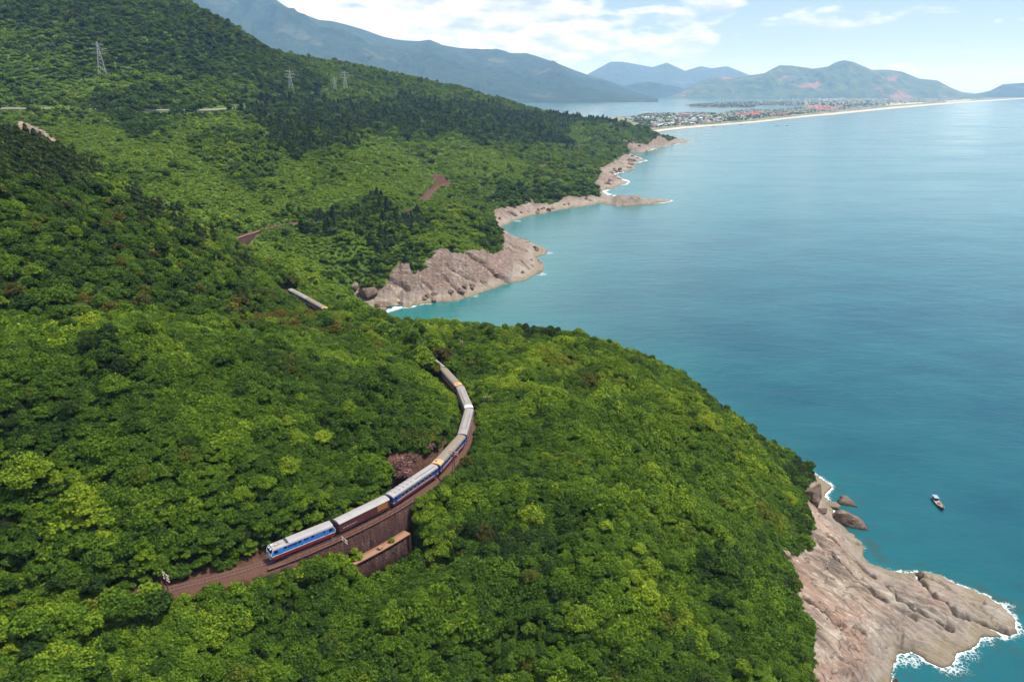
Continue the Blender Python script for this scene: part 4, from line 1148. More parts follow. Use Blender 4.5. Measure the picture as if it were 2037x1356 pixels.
mountain('dry_mountains', [(1325,193),(1342,188),(1368,174),(1394,161),(1429,152),(1463,154),(1500,149),(1520,146),(1551,130),(1577,131),(1616,137),(1646,133),(1663,124),(1679,120),(1699,124),(1734,139),(1768,139),(1795,143),(1829,157),(1864,160),(1890,174),(1912,183),(1960,190)], 13600, 12100, 15600, M_mB, 31, 0.42, 360, 100, None, 0.8)
mountain('low_mountain', [(1930,189),(1969,181),(1995,168),(2037,165),(2120,158),(2200,170),(2300,188)], 14500, 13300, 15500, M_mA, 41, 0.2, 120, 40)

# ------------------------------------------------------------------ low coastal plain, peninsula and beach
def slab(name, poly, z, mat, skirt=3.0):
    bm = bmesh.new()
    top = [bm.verts.new((p[0], p[1], z)) for p in poly]
    c = np.mean(poly, 0)
    bot = [bm.verts.new((p[0] + (p[0] - c[0]) * 0.001, p[1] + (p[1] - c[1]) * 0.001, z - skirt)) for p in poly]
    bm.faces.new(top); n_ = len(top)
    for i in range(n_): bm.faces.new((top[i], bot[i], bot[(i + 1) % n_], top[(i + 1) % n_]))
    bmesh.ops.recalc_face_normals(bm, faces=bm.faces)
    bmesh.ops.triangulate(bm, faces=[f for f in bm.faces if len(f.verts) > 4])
    me = bpy.data.meshes.new(name); bm.to_mesh(me); bm.free(); me.materials.append(mat)
    return tagk(link(name, me), 'structure')
beach_sea = [(1300,264),(1318,261),(1357,256),(1416,251),(1465,247),(1514,243),(1564,237),(1613,232),(1662,228),(1720,222),(1780,216),(1860,209),(1940,203),(2037,197),(2120,193.5),(2250,190)]
beach_in = [(2250,188.6),(2120,191.6),(2037,195),(1940,200),(1860,205.6),(1780,212),(1720,218),(1662,223.6),(1613,228),(1564,233.3),(1514,239.3),(1465,243.6),(1416,247.2),(1357,251.4),(1318,256),(1300,259)]
b = NB('beach_sand'); M_sand = b.done(b.bsdf(b.ramp(b.noise(b.pos(), 0.02, 4), [(0.3, (0.33, 0.29, 0.23)), (0.7, (0.46, 0.42, 0.34))]), 0.9))
b = NB('plain'); p = b.pos(); nn = b.noise(p, 0.012, 6, 0.65)
M_plain = b.done(b.bsdf(b.ramp(nn, [(0.35, (0.035, 0.055, 0.02)), (0.5, (0.10, 0.12, 0.06)), (0.62, (0.30, 0.27, 0.19)), (0.8, (0.16, 0.17, 0.11))]), 0.95))
slab('beach', [P(*q, 0.9)[:2] for q in beach_sea + beach_in], 0.9, M_sand)
inner = [P(q[0], q[1] + 0.2, 1.6)[:2] for q in beach_in[::-1]]
plain_poly = inner + [P(*q, 1.6)[:2] for q in [(2250,184.6),(1912,186),(1700,190),(1640,193),(1600,197),(1608,210.5),(1588,212.5),(1539,218),(1502,217.5),(1448,221),(1433,225),(1397,223),(1343,224),(1281,226),(1264,230),(1200,234),(1150,242),(1200,262)]]
slab('coastal_plain', plain_poly, 1.6, M_plain)
pen_poly = [P(*q, 1.4)[:2] for q in [(1364,210),(1377,214),(1440,215),(1500,215),(1508,211.5),(1560,210),(1608,209.5),(1602,200),(1588,199),(1500,201),(1430,203),(1390,206)]]
slab('peninsula', pen_poly, 1.4, M_plain)
# woods of the plain (one mass too far off to count)
def in_poly_pts(poly, n_, seed):
    r = np.random.default_rng(seed); poly = np.array(poly)
    lo, hi = poly.min(0), poly.max(0); out = np.zeros((0, 2))
    while len(out) < n_:
        q = r.uniform(lo, hi, (n_ * 3, 2)); q = q[inside(q[:, 0], q[:, 1], poly)]; out = np.vstack([out, q])
    return out[:n_]
def px_poly_pts(px, n_, seed, z=1.6):
    """points strewn over a surveyed area of flat ground, evenly as seen across it"""
    r = np.random.default_rng(seed); px = np.array(px, float); lo, hi = px.min(0), px.max(0); out = np.zeros((0, 2))
    while len(out) < n_:
        q = r.uniform(lo, hi, (n_ * 3, 2)); q = q[inside(q[:, 0], q[:, 1], px)]; out = np.vstack([out, q])
    return np.array([P(u, v, z) for u, v in out[:n_]])
woods = [(px_poly_pts([(1364,209),(1377,213),(1440,214.5),(1500,214.5),(1508,211),(1600,210),(1600,200.5),(1500,202),(1430,204)], 1500, 1), 1.0),
         (px_poly_pts([(1240,236),(1290,226),(1345,225),(1397,224),(1433,226),(1448,222),(1502,218),(1540,219),(1590,213),(1740,213),(1700,217),(1600,227),(1510,237),(1420,245),(1330,252),(1290,255)], 1900, 2), 0.8),
         (px_poly_pts([(1602,197),(1760,192),(1930,187),(2037,187),(2200,186),(2037,193),(1900,200),(1780,208),(1700,214),(1610,211)], 1800, 3), 1.2)]
Q = np.vstack([w_[0] for w_ in woods]); sc_w = np.concatenate([np.full(len(w_[0]), w_[1]) for w_ in woods])
r_ = np.random.default_rng(5); n_ = len(Q)
me = mesh_np('coastal_woods', Q, np.zeros((0, 4)), [])
a = me.attributes.new('kind', 'INT', 'POINT'); a.data.foreach_set('value', pickk(K_far, n_).astype(np.int32))
attr_f(me, 'rz', r_.uniform(0, 6.28, n_)); attr_f(me, 'sc', r_.uniform(1.0, 1.9, n_) * sc_w); attr_f(me, 'tint', np.clip(r_.normal(0.25, 0.15, n_), 0, 1)); attr_f(me, 'warm', np.zeros(n_)); attr_f(me, 'rx', np.zeros(n_)); attr_f(me, 'ry', np.zeros(n_)); attr_f(me, 'zs', np.ones(n_))
o = tagk(link('coastal_woods', me), 'stuff'); md = o.modifiers.new('plants', 'NODES'); md.node_group = ng

# ------------------------------------------------------------------ houses of the fishing town
def flat_mat(name, col, rough=0.8):
    b = NB(name)
    n_ = b.noise(b.obj(), 1.3, 4)
    return b.done(b.bsdf(b.mix(b.mapr(n_, .3, .7, 0, .35), col, tuple(c * 0.72 for c in col)), rough))
M_hw = flat_mat('white_plaster', (0.56, 0.55, 0.53)); M_hc = flat_mat('cream_plaster', (0.62, 0.55, 0.45)); M_hr = flat_mat('red_tiles', (0.36, 0.115, 0.08)); M_hg = flat_mat('grey_sheet', (0.50, 0.52, 0.54))
M_win = flat_mat('dark_window', (0.03, 0.035, 0.04), 0.3); M_hb = flat_mat('blue_sheet', (0.16, 0.30, 0.42)); M_hp = flat_mat('pink_plaster', (0.66, 0.40, 0.34))
def house_mesh(w, d, h, rh, wall, roof, hip=False, stories=1):
    V = []; F = []; MI = []
    def box(x0, x1, y0, y1, z0, z1, mi):
        k = len(V)
        V.extend([(x0,y0,z0),(x1,y0,z0),(x1,y1,z0),(x0,y1,z0),(x0,y0,z1),(x1,y0,z1),(x1,y1,z1),(x0,y1,z1)])
        for f in ((0,1,5,4),(1,2,6,5),(2,3,7,6),(3,0,4,7),(4,5,6,7)): F.append(tuple(k + q for q in f)); MI.append(mi)
    box(-w/2, w/2, -d/2, d/2, -0.5, h, 0)
    k = len(V); e = 0.5; ins = d * 0.4 if hip else 0
    V.extend([(-w/2-e,-d/2-e,h),(w/2+e,-d/2-e,h),(w/2+e,d/2+e,h),(-w/2-e,d/2+e,h),(-w/2-e+ins,0,h+rh),(w/2+e-ins,0,h+rh)])
    for f in ((0,1,5,4),(2,3,4,5),(1,2,5,5),(3,0,4,4)): F.append(tuple(k + q for q in f)); MI.append(1)
    for s_ in range(stories):
        z0 = 0.9 + s_ * 3.2
        for x in np.arange(-w/2 + 1.6, w/2 - 1.0, 3.2):
            for sy in (-1, 1):
                y = sy * (d / 2 + 0.03); k = len(V)
                V.extend([(x-.6,y,z0),(x+.6,y,z0),(x+.6,y,z0+1.3),(x-.6,y,z0+1.3)]); F.append((k,k+1,k+2,k+3)); MI.append(2)
    me = bpy.data.meshes.new('house')
    me.from_pydata(V, [], [tuple(dict.fromkeys(f)) for f in F]); 
    for m in (wall, roof, M_win): me.materials.append(m)
    me.polygons.foreach_set('material_index', MI)
    return me
HM = [('white', 'grey sheet', house_mesh(12, 9, 6.5, 1.6, M_hw, M_hg, False, 2)), ('white', 'red tiled', house_mesh(11, 9, 4, 2.6, M_hw, M_hr, True)), ('cream', 'grey sheet', house_mesh(14, 9, 4, 2.0, M_hc, M_hg)),
      ('white', 'pale flat', house_mesh(9, 12, 9.5, 0.5, M_hw, M_hw, False, 3)), ('cream', 'blue sheet', house_mesh(12, 10, 6, 1.8, M_hc, M_hb, False, 2)), ('pink', 'red tiled', house_mesh(11, 10, 6.5, 2.4, M_hp, M_hr, True, 2))]
r_ = np.random.default_rng(9)
def put_house(q, me, rz, sc, lb, gp, nm='house', ct='house'):
    o = link(nm, me); o.location = (q[0], q[1], 1.6); o.rotation_euler = (0, 0, rz); o.scale = (sc, sc, sc)
    tag(o, lb, ct, gp); return o
for q in px_poly_pts([(1292,240),(1345,233),(1400,231),(1436,236),(1440,243),(1400,247),(1330,252),(1300,255)], 130, 12):
    j = int(r_.choice(len(HM), p=[.27, .13, .2, .25, .07, .08])); w_, rf, me = HM[j]
    put_house(q, me, r_.normal(0.45, 0.25) + (math.pi / 2) * r_.integers(0, 2), r_.uniform(0.8, 1.3), 'small %s house with %s roof in the town behind the beach' % (w_, rf), '%s houses with %s roofs in the beach town' % (w_, rf))
for q in px_poly_pts([(1240,236),(1300,232),(1300,238),(1250,240)], 14, 13):
    put_house(q, HM[0][2], r_.uniform(0, 3), r_.uniform(0.8, 1.2), 'white house half hidden by trees at the left edge of the town', 'white houses at the left edge of the town')
M_res = [house_mesh(34, 14, 9, 5.0, M_hc, M_hr, True, 3), house_mesh(24, 12, 7, 4.5, M_hp, M_hr, True, 2)]
for q in px_poly_pts([(1455,227),(1480,223),(1512,224),(1520,229),(1490,232),(1458,231)], 14, 14):
    put_house(q, M_res[1], r_.normal(0.5, 0.2), r_.uniform(0.8, 1.1), 'red roofed pavilion in the resort right of the town', 'red roofed pavilions of the nearer resort', 'resort_pavilion', 'building')
for q in px_poly_pts([(1605,213),(1640,212),(1676,212),(1680,218),(1640,221),(1608,220)], 34, 15):
    put_house(q, M_res[0], r_.normal(0.5, 0.15), r_.uniform(0.8, 1.25), 'large red roofed hotel block in the far resort by the beach', 'red roofed blocks of the far resort', 'hotel_block', 'building')
for q in px_poly_pts([(1530,228),(1570,225),(1575,229),(1535,232)], 8, 16):
    put_house(q, M_res[1], r_.normal(0.5, 0.2), r_.uniform(0.6, 0.9), 'small red roofed villa among trees between the two resorts', 'red roofed villas between the resorts', 'villa', 'building')
put_house(P(1362,233,1.6), house_mesh(52, 16, 17, 0.8, M_hp, M_hw, False, 5), 0.35, 1.0, 'tall pinkish hotel standing above the town houses', None, 'tall_hotel', 'building')
for q in px_poly_pts([(1540,197.5),(1640,196),(1700,197),(1700,202),(1640,203),(1600,199)], 40, 17):
    put_house(q, HM[0][2], r_.uniform(0, 3), r_.uniform(1.0, 2.0), 'white building at the foot of the far brownish mountain', 'white buildings under the far mountain')

# pale sand flats behind the beach
def flat_patch(name, px, z, mat):
    me = bpy.data.meshes.new(name); bm = bmesh.new()
    bm.faces.new([bm.verts.new(P(*q, z)) for q in px]); bmesh.ops.triangulate(bm, faces=bm.faces); bm.to_mesh(me); bm.free(); me.materials.append(mat)
    return tagk(link(name, me), 'structure')
flat_patch('sand_flat', [(1755,207),(1790,204),(1830,203.5),(1838,205),(1800,208),(1765,209)], 1.7, M_sand)
flat_patch('sand_flat', [(1880,201),(1930,198),(1935,199.5),(1885,203)], 1.7, M_sand)

# ------------------------------------------------------------------ air
bpy_box = bpy.data.meshes.new('haze')
bmx = bmesh.new(); bmesh.ops.create_cube(bmx, size=1.0)
HZ0, HZ1 = -16.5, 1560.0
for v in bmx.verts:
    v.co = (v.co.x * 124000.0, v.co.y * 124000.0, HZ0 if v.co.z < 0 else HZ1)
bmx.to_mesh(bpy_box); bmx.free()
hz = tagk(link('haze', bpy_box), 'stuff')
hm = bpy.data.materials.new('air'); hm.use_nodes = True; hm.node_tree.nodes.clear()
ho = hm.node_tree.nodes.new('ShaderNodeOutputMaterial'); hv = hm.node_tree.nodes.new('ShaderNodeVolumePrincipled')
hv.inputs['Color'].default_value = (0.32, 0.55, 1.0, 1); hv.inputs['Absorption Color'].default_value = (1, 1, 1, 1); hv.inputs['Density'].default_value = 5.0e-5; hv.inputs['Anisotropy'].default_value = 0.0
hm.node_tree.links.new(hv.outputs[0], ho.inputs['Volume']); bpy_box.materials.append(hm)
# ------------------------------------------------------------------ bmesh helpers
class MB:
    def __init__(s): s.bm = bmesh.new()
    def box(s, x0, x1, y0, y1, z0, z1, M=None):
        v = [s.bm.verts.new(p) for p in ((x0,y0,z0),(x1,y0,z0),(x1,y1,z0),(x0,y1,z0),(x0,y0,z1),(x1,y0,z1),(x1,y1,z1),(x0,y1,z1))]
        for f in ((3,2,1,0),(4,5,6,7),(0,1,5,4),(1,2,6,5),(2,3,7,6),(3,0,4,7)): s.bm.faces.new([v[i] for i in f])
        if M is not None: bmesh.ops.transform(s.bm, matrix=M, verts=v)
        return s
    def tube(s, p0, p1, r0, r1=None, n=6):
        r1 = r0 if r1 is None else r1
        p0, p1 = Vector(p0), Vector(p1); q = (p1 - p0).to_track_quat('Z', 'Y').to_matrix(); R = []
        for p, r in ((p0, r0), (p1, r1)):
            R.append([s.bm.verts.new(p + q @ Vector((r * math.cos(6.2832 * k / n), r * math.sin(6.2832 * k / n), 0))) for k in range(n)])
        for k in range(n): s.bm.faces.new((R[0][k], R[0][(k+1)%n], R[1][(k+1)%n], R[1][k]))
        s.bm.faces.new(R[0][::-1]); s.bm.faces.new(R[1]); return s
    def prof(s, pts, x0, x1, caps=True):
        """closed cross-section (y,z) extruded along x"""
        A_ = [s.bm.verts.new((x0, y, z)) for y, z in pts]; B_ = [s.bm.verts.new((x1, y, z)) for y, z in pts]
        n = len(pts)
        for k in range(n): s.bm.faces.new((A_[k], B_[k], B_[(k+1)%n], A_[(k+1)%n]))
        if caps: s.bm.faces.new(A_); s.bm.faces.new(B_[::-1])
        return s
    def bevel(s, w):
        bmesh.ops.bevel(s.bm, geom=s.bm.edges[:], offset=w, segments=1, affect='EDGES'); return s
    def mesh(s, name, mat):
        bmesh.ops.recalc_face_normals(s.bm, faces=s.bm.faces[:])
        me = bpy.data.meshes.new(name); s.bm.to_mesh(me); s.bm.free()
        for m in (mat if isinstance(mat, (list, tuple)) else (mat,)): me.materials.append(m)
        return me
def empty(name, loc, rz=0.0):
    o = bpy.data.objects.new(name, None); COL.objects.link(o); o.location = loc; o.rotation_euler = (0, 0, rz); o.empty_display_size = 0.5; return o
def paint(name, col, rough=0.45, dirt=(0.10, 0.07, 0.05), amt=0.35, sc=0.9, spec=0.4, vert=True):
    b = NB(name); p = b.obj()
    n_ = b.noise(b.mapping(p, (0.6, 0.6, 2.2) if not vert else (2.2, 2.2, 0.5)), sc, 7, 0.65)
    n2_ = b.noise(p, 5.0, 4)
    c = b.mix(b.mapr(n_, 0.45, 0.75, 0, amt), col, dirt)
    c = b.mix(b.mapr(n2_, 0.5, 0.8, 0, amt * 0.4), c, tuple(min(1, x * 1.3) for x in col))
    return b.done(b.bsdf(c, rough, None, spec))
M_blue = paint('sky_blue_paint', (0.035, 0.20, 0.56), 0.4, (0.02, 0.07, 0.18), 0.35)
M_navy = paint('navy_paint', (0.018, 0.05, 0.20), 0.4, (0.03, 0.03, 0.05), 0.4)
M_red = paint('dark_red_paint', (0.23, 0.018, 0.022), 0.5, (0.08, 0.02, 0.02), 0.5)
M_white = paint('white_paint', (0.62, 0.62, 0.62), 0.5, (0.4, 0.35, 0.3), 0.3)
M_maroon = paint('maroon_paint', (0.105, 0.026, 0.026), 0.6, (0.05, 0.02, 0.015), 0.5)
M_yel = paint('faded_yellow_paint', (0.42, 0.17, 0.035), 0.6, (0.16, 0.05, 0.03), 0.6)
M_roofg = paint('pale_grey_roof', (0.27, 0.255, 0.26), 0.6, (0.17, 0.145, 0.13), 0.5, 0.6, 0.3, False)
M_rooft = paint('tan_grey_roof', (0.19, 0.158, 0.122), 0.7, (0.15, 0.12, 0.09), 0.5, 0.6, 0.2, False)
M_roofl = paint('light_roof', (0.235, 0.218, 0.205), 0.65, (0.15, 0.125, 0.11), 0.5, 0.6, 0.2, False)
M_rust = paint('rusty_roof', (0.50, 0.29, 0.13), 0.8, (0.30, 0.13, 0.06), 0.6, 0.9, 0.2, False)
M_pale = paint('pale_panel', (0.66, 0.63, 0.53), 0.6, (0.5, 0.45, 0.4), 0.3)
M_dk = paint('under_gear', (0.030, 0.026, 0.026), 0.7, (0.08, 0.045, 0.03), 0.5)
M_gear = paint('grey_metal', (0.25, 0.25, 0.25), 0.5, (0.1, 0.08, 0.07), 0.5)
b = NB('dark_glass'); M_glass = b.done(b.bsdf((0.012, 0.016, 0.022), 0.12, None, 0.6))
b = NB('lamp_glass'); M_lamp = b.done(b.bsdf((0.75, 0.75, 0.72), 0.2, None, 0.6))

# ------------------------------------------------------------------ rolling stock
HW = 1.30
def add_mesh(name, me, parent, loc=None, mi=None):
    o = link(name, me, parent)
    if loc: o.location = loc
    return o
def bogie_mesh():
    m = MB()
    m.box(-1.45, 1.45, -0.72, -0.58, 0.30, 0.62); m.box(-1.45, 1.45, 0.58, 0.72, 0.30, 0.62); m.box(-0.25, 0.25, -0.9, 0.9, 0.35, 0.7)
    return m.mesh('bogie', M_dk)
def wheel_mesh():
    m = MB(); m.tube((0, -0.62, 0), (0, -0.50, 0), 0.40, n=16); m.tube((0, 0.50, 0), (0, 0.62, 0), 0.40, n=16); m.tube((0, -0.5, 0), (0, 0.5, 0), 0.07)
    return m.mesh('wheelset', M_dk)
ME_bogie, ME_wheel = bogie_mesh(), wheel_mesh()
def bogies(root, L, nw=2):
    for sx in (-1, 1):
        bg_ = add_mesh('bogie', ME_bogie, root, (sx * (L / 2 - 2.6), 0, 0))
        for k in range(nw):
            add_mesh('wheelset', ME_wheel, bg_, ((k - (nw - 1) / 2) * (1.9 if nw == 2 else 1.2), 0, 0.42))
def win_mesh(w, h, name='window'):
    m = MB()
    m.box(-w/2, w/2, -0.02, 0.02, -h/2, h/2); me = m.mesh(name, [M_glass, M_gear])
    return me
def frame_mesh(w, h, mat):
    m = MB(); t = 0.06
    m.box(-w/2 - t, w/2 + t, -0.03, 0.03, h/2, h/2 + t); m.box(-w/2 - t, w/2 + t, -0.03, 0.03, -h/2 - t, -h/2)
    m.box(-w/2 - t, -w/2, -0.03, 0.03, -h/2, h/2); m.box(w/2, w/2 + t, -0.03, 0.03, -h/2, h/2)
    return m.mesh('window_frame', mat)
def arc_roof(hw, z0, rise, n=9, t=0.05):
    up = [(-hw * math.cos(math.pi * k / n), z0 + rise * math.sin(math.pi * k / n) ** 0.8) for k in range(n + 1)]
    return up[::-1] + []
MESH = {}
def once(key, fn):
    if key not in MESH: MESH[key] = fn()
    return MESH[key]
def coach(L, roofmat, look, label, group):
    root = empty('passenger_coach', (0, 0, 0))
    tag(root, label, 'train coach', group)
    k = (round(L, 1),)
    link('body', once(('body',) + k, lambda: MB().box(-L/2, L/2, -HW, HW, 1.62, 2.98).mesh('body', M_navy)), root)
    link('skirt', once(('skirt',) + k, lambda: MB().box(-L/2 + .02, L/2 - .02, -HW + .015, HW - .015, 0.88, 1.50).mesh('skirt', M_red)), root)
    link('stripe', once(('stripe',) + k, lambda: MB().box(-L/2 + .01, L/2 - .01, -HW - .012, HW + .012, 1.50, 1.62).mesh('stripe', M_white)), root)
    link('roof', once(('roof', roofmat.name) + k, lambda: MB().prof(arc_roof(HW + .02, 2.98, 0.56), -L/2 - .03, L/2 + .03).mesh('roof', roofmat)), root)
    link('gutter', once(('gut', roofmat.name) + k, lambda: MB().box(-L/2, L/2, HW + .02, HW + .06, 2.93, 3.0).box(-L/2, L/2, -HW - .06, -HW - .02, 2.93, 3.0).mesh('gutter', M_gear)), root)
    link('underframe', once(('uf',) + k, lambda: MB().box(-L/2 + 4.2, L/2 - 4.2, -0.9, 0.9, 0.35, 0.86).box(-L/2 - .25, L/2 + .25, -0.2, 0.2, 0.7, 0.9).mesh('underframe', M_dk)), root)
    nw = int((L - 5.0) / 1.45)
    wm = once('cw', lambda: win_mesh(0.92, 0.72)); fm = once('cf', lambda: frame_mesh(0.92, 0.72, M_gear))
    for i in range(nw):
        x = (i - (nw - 1) / 2) * 1.45
        for sy in (-1, 1):
            w_ = add_mesh('window', wm, root, (x, sy * (HW + 0.012), 2.32))
            add_mesh('window_frame', fm, w_)
    dm = once('door', lambda: MB().box(-0.36, 0.36, -0.025, 0.025, -0.92, 0.92).mesh('door', M_navy)); pm = once('dpane', lambda: win_mesh(0.4, 0.5, 'pane'))
    for sx in (-1, 1):
        for sy in (-1, 1):
            d_ = add_mesh('door', dm, root, (sx * (L/2 - 1.0), sy * (HW + 0.012), 2.0)); add_mesh('pane', pm, d_, (0, sy * 0.015, 0.45))
        add_mesh('gangway', once('gang', lambda: MB().box(-0.18, 0.18, -0.5, 0.5, 0.9, 2.85).mesh('gangway', M_dk)), root, (sx * (L/2 + 0.17), 0, 0))
    if look == 'panel' or look == 'service':   # long raised duct on the roof
        x0, x1 = (-L * 0.30, L * 0.30) if look == 'panel' else (-L * 0.47, -L * 0.02)
        link('roof_duct', MB().box(x0, x1, -0.62, 0.62, 3.34, 3.60).bevel(0.03).mesh('roof_duct', roofmat), root)
        link('duct_edge', MB().box(x0 - .06, x1 + .06, -0.70, -0.625, 3.30, 3.50).box(x0 - .06, x1 + .06, 0.625, 0.70, 3.30, 3.50).box(x1 + .004, x1 + .07, -.62, .62, 3.3, 3.5).box(x0 - .07, x0 - .004, -.62, .62, 3.3, 3.5).mesh('duct_edge', M_dk), root)
    if look in ('service',):
        vm = once('vent', lambda: MB().tube((0, 0, 0), (0, 0, 0.22), 0.2, 0.2, 10).box(-.26, .26, -.26, .26, .22, .27).mesh('roof_vent', M_roofg))
        for i in range(5):
            for sy in (-1, 1): add_mesh('roof_vent', vm, root, (L * 0.06 + i * L * 0.085, sy * 0.55, 3.36))
        link('roof_hatch', MB().box(-L * .49, -L * .40, 0.05, 0.75, 3.40, 3.48).mesh('roof_hatch', M_rust), root)
    if look in ('rust', 'rustfar'):
        e = -1 if look == 'rust' else 1
        link('rusty_roof_end', MB().prof(arc_roof(HW + .035, 2.99, 0.575), e * L/2 - (0.04 if e < 0 else 2.2), e * L/2 + (2.2 if e < 0 else 0.04)).mesh('rusty_roof_end', M_rust), root)
        link('roof_hatch', MB().box(e * (L/2 - 1.1) - .3, e * (L/2 - 1.1) + .3, -0.55, -0.15, 3.50, 3.58).mesh('roof_hatch', M_dk), root)
    if look == 'paleend':
        link('pale_roof_end', MB().prof(arc_roof(HW + .035, 2.99, 0.575), L/2 - 1.6, L/2 + 0.04).mesh('pale_roof_end', M_pale), root)
    rm = once(('ribs', roofmat.name) + k, lambda: (lambda m: [m.prof(arc_roof(HW + .028, 2.985, 0.568), x - .02, x + .02) for x in np.arange(-L/2 + 1.2, L/2 - 1, 1.6)] and m.mesh('roof_seam', roofmat))(MB()))
    link('roof_seam', rm, root)
    bogies(root, L)
    return root
def place_car(root, s0, s1):
    """s0 = chainage of the leading end, s1 = of the trailing end; local +x points to the front"""
    a = track_at(s0 + 2.4); c = track_at(s1 - 2.4); m = (a + c) / 2; d = a - c
    root.location = (m[0], m[1], float(rail_z((s0 + s1) / 2))); root.rotation_euler = (0, 0, math.atan2(d[1], d[0]))

# locomotive
def loco():
    L = 14.3; r = empty('diesel_locomotive', (0, 0, 0))
    tag(r, 'bright blue diesel locomotive with grey roof heading the train', 'locomotive')
    # cab front slants: side outline (x,z) extruded across
    def side_prof(m, pts, y0, y1):
        A_ = [m.bm.verts.new((x, y0, z)) for x, z in pts]; B_ = [m.bm.verts.new((x, y1, z)) for x, z in pts]; n = len(pts)
        for k in range(n): m.bm.faces.new((A_[k], B_[k], B_[(k+1)%n], A_[(k+1)%n]))
        m.bm.faces.new(A_); m.bm.faces.new(B_[::-1]); return m
    x1, x0 = L/2, -L/2
    link('body', side_prof(MB(), [(x0 + .25, 1.72), (x1 - .10, 1.72), (x1 - .02, 2.2), (x1 - .45, 3.02), (x0 + .55, 3.02), (x0 + .12, 2.2)], -HW, HW).mesh('body', M_blue), r)
    link('skirt', side_prof(MB(), [(x0 + .35, 0.85), (x1 - .25, 0.85), (x1 - .08, 1.55), (x0 + .28, 1.55)], -HW + .01, HW - .01).mesh('skirt', M_red), r)
    link('stripe', side_prof(MB(), [(x0 + .24, 1.55), (x1 - .06, 1.55), (x1 - .05, 1.72), (x0 + .24, 1.72)], -HW - .015, HW + .015).mesh('stripe', M_white), r)
    # white outline round each end of the side
    for sx, nm in ((1, 'end_outline'), (-1, 'end_outline')):
        m = MB()
        for sy in (-1, 1):
            pts = [((x1 - .08) if sx > 0 else (x0 + .22), 1.6), ((x1 - .0) if sx > 0 else (x0 + .10), 2.2), ((x1 - .43) if sx > 0 else (x0 + .53), 3.04)]
            for p, q in zip(pts[:-1], pts[1:]): m.tube((p[0], sy * (HW + .02), p[1]), (q[0], sy * (HW + .02), q[1]), 0.07)
        m.tube((pts[2][0], -HW, 3.04), (pts[2][0], HW, 3.04), 0.06)
        link(nm, m.mesh(nm, M_white), r)
    rp = [(-HW - .02, 3.02), (-HW + .12, 3.30), (-0.72, 3.56), (0.72, 3.56), (HW - .12, 3.30), (HW + .02, 3.02)]
    link('roof', MB().prof(rp[::-1], x0 + .5, x1 - 3.9).mesh('roof', M_roofg), r)
    link('cab_roof', MB().prof([(-HW - .01, 3.02), (-HW + .15, 3.22), (-0.7, 3.38), (0.7, 3.38), (HW - .15, 3.22), (HW + .01, 3.02)][::-1], x1 - 3.88, x1 - .5).mesh('cab_roof', M_gear), r)
    link('radiator_grille', MB().box(x1 - 3.86, x1 - 3.45, -1.0, 1.0, 3.36, 3.46).mesh('radiator_grille', M_dk), r)
    fan = MB().tube((0, 0, 0), (0, 0, 0.16), 0.62, 0.55, 14).mesh('roof_fan', M_roofg)
    add_mesh('roof_fan', fan, r, (x1 - 2.6, 0, 3.37))
    link('exhaust', MB().box(-.35, .35, -.18, .18, 3.37, 3.62).mesh('exhaust', M_rust), r).location = (x1 - 1.5, 0.35, 0)
    link('horn', MB().tube((x1 - 1.1, -.35, 3.5), (x1 - .5, -.35, 3.5), .05, .12).tube((x1 - 1.1, -.1, 3.45), (x1 - .6, -.1, 3.45), .05, .1).mesh('horn', M_white), r)
    # louvre band and roof-edge openings on each side
    gl = once('lw', lambda: win_mesh(0.62, 0.42)); sm_ = once('lw2', lambda: win_mesh(0.40, 0.36))
    for sy in (-1, 1):
        for x in (4.1, 1.0, -1.9, -4.6): add_mesh('window', gl, r, (x, sy * (HW + .012), 2.72))
        for x in (-0.15, -0.75): add_mesh('window', sm_, r, (x, sy * (HW + .012), 2.78))
        for x in (x1 - 1.0, x0 + 1.15): add_mesh('cab_window', once('cabw', lambda: win_mesh(0.7, 0.62, 'cab_window')), r, (x, sy * (HW + .012), 2.52))
        for x in (x1 - 1.95, x0 + 2.1):
            d_ = add_mesh('door', once('ldoor', lambda: MB().box(-.33, .33, -.02, .02, -.62, .62).mesh('door', M_blue)), r, (x, sy * (HW + .016), 2.36))
            add_mesh('handle', once('lh', lambda: MB().box(-.03, .03, -.05, .05, -.45, .45).mesh('handle', M_gear)), d_, (0.42, 0, 0))
        link('side_louvre', MB().box(1.6, 3.6, sy * HW - .02, sy * HW + .02, 2.45, 2.9).mesh('side_louvre', M_navy), r)
        m = MB()
        for k in range(9): m.box(-5.0 + k * 1.15, -4.985 + k * 1.15, sy * HW - .02, sy * HW + .02, 1.74, 2.98)
        link('panel_seam', m.mesh('panel_seam', M_navy), r)
        link('fuel_cap', MB().box(.45, .7, sy * HW - .03, sy * HW + .03, 1.80, 1.96).mesh('fuel_cap', M_dk), r)
    # front: windscreens, lamps, handrails, white gangway hoods
    for sy in (-1, 1):
        w_ = link('windscreen', MB().box(-.02, .02, -.5, .5, -.33, .33).mesh('windscreen', M_glass), r); w_.location = (x1 - .22, sy * .62, 2.66); w_.rotation_euler = (0, -0.49, 0)
        hl = link('headlight', MB().tube((0, 0, 0), (.12, 0, 0), .13, .15, 12).mesh('headlight', M_lamp), r); hl.location = (x1 - .03, sy * .95, 1.95)
        hb = link('front_hood', MB().tube((x1 - .55, sy * .45, 3.05), (x1 - .1, sy * .45, 2.98), .20, .17, 10).mesh('front_hood', M_white), r)
        link('handrail', MB().tube((x1 + .12, sy * .3, 1.2), (x1 + .12, sy * .3, 2.3), .03).tube((x1 + .12, sy * 1.15, 1.2), (x1 + .12, sy * 1.15, 2.1), .03).tube((x1 + .12, sy * .3, 2.1), (x1 + .12, sy * 1.15, 1.9), .03).mesh('handrail', M_white), r)
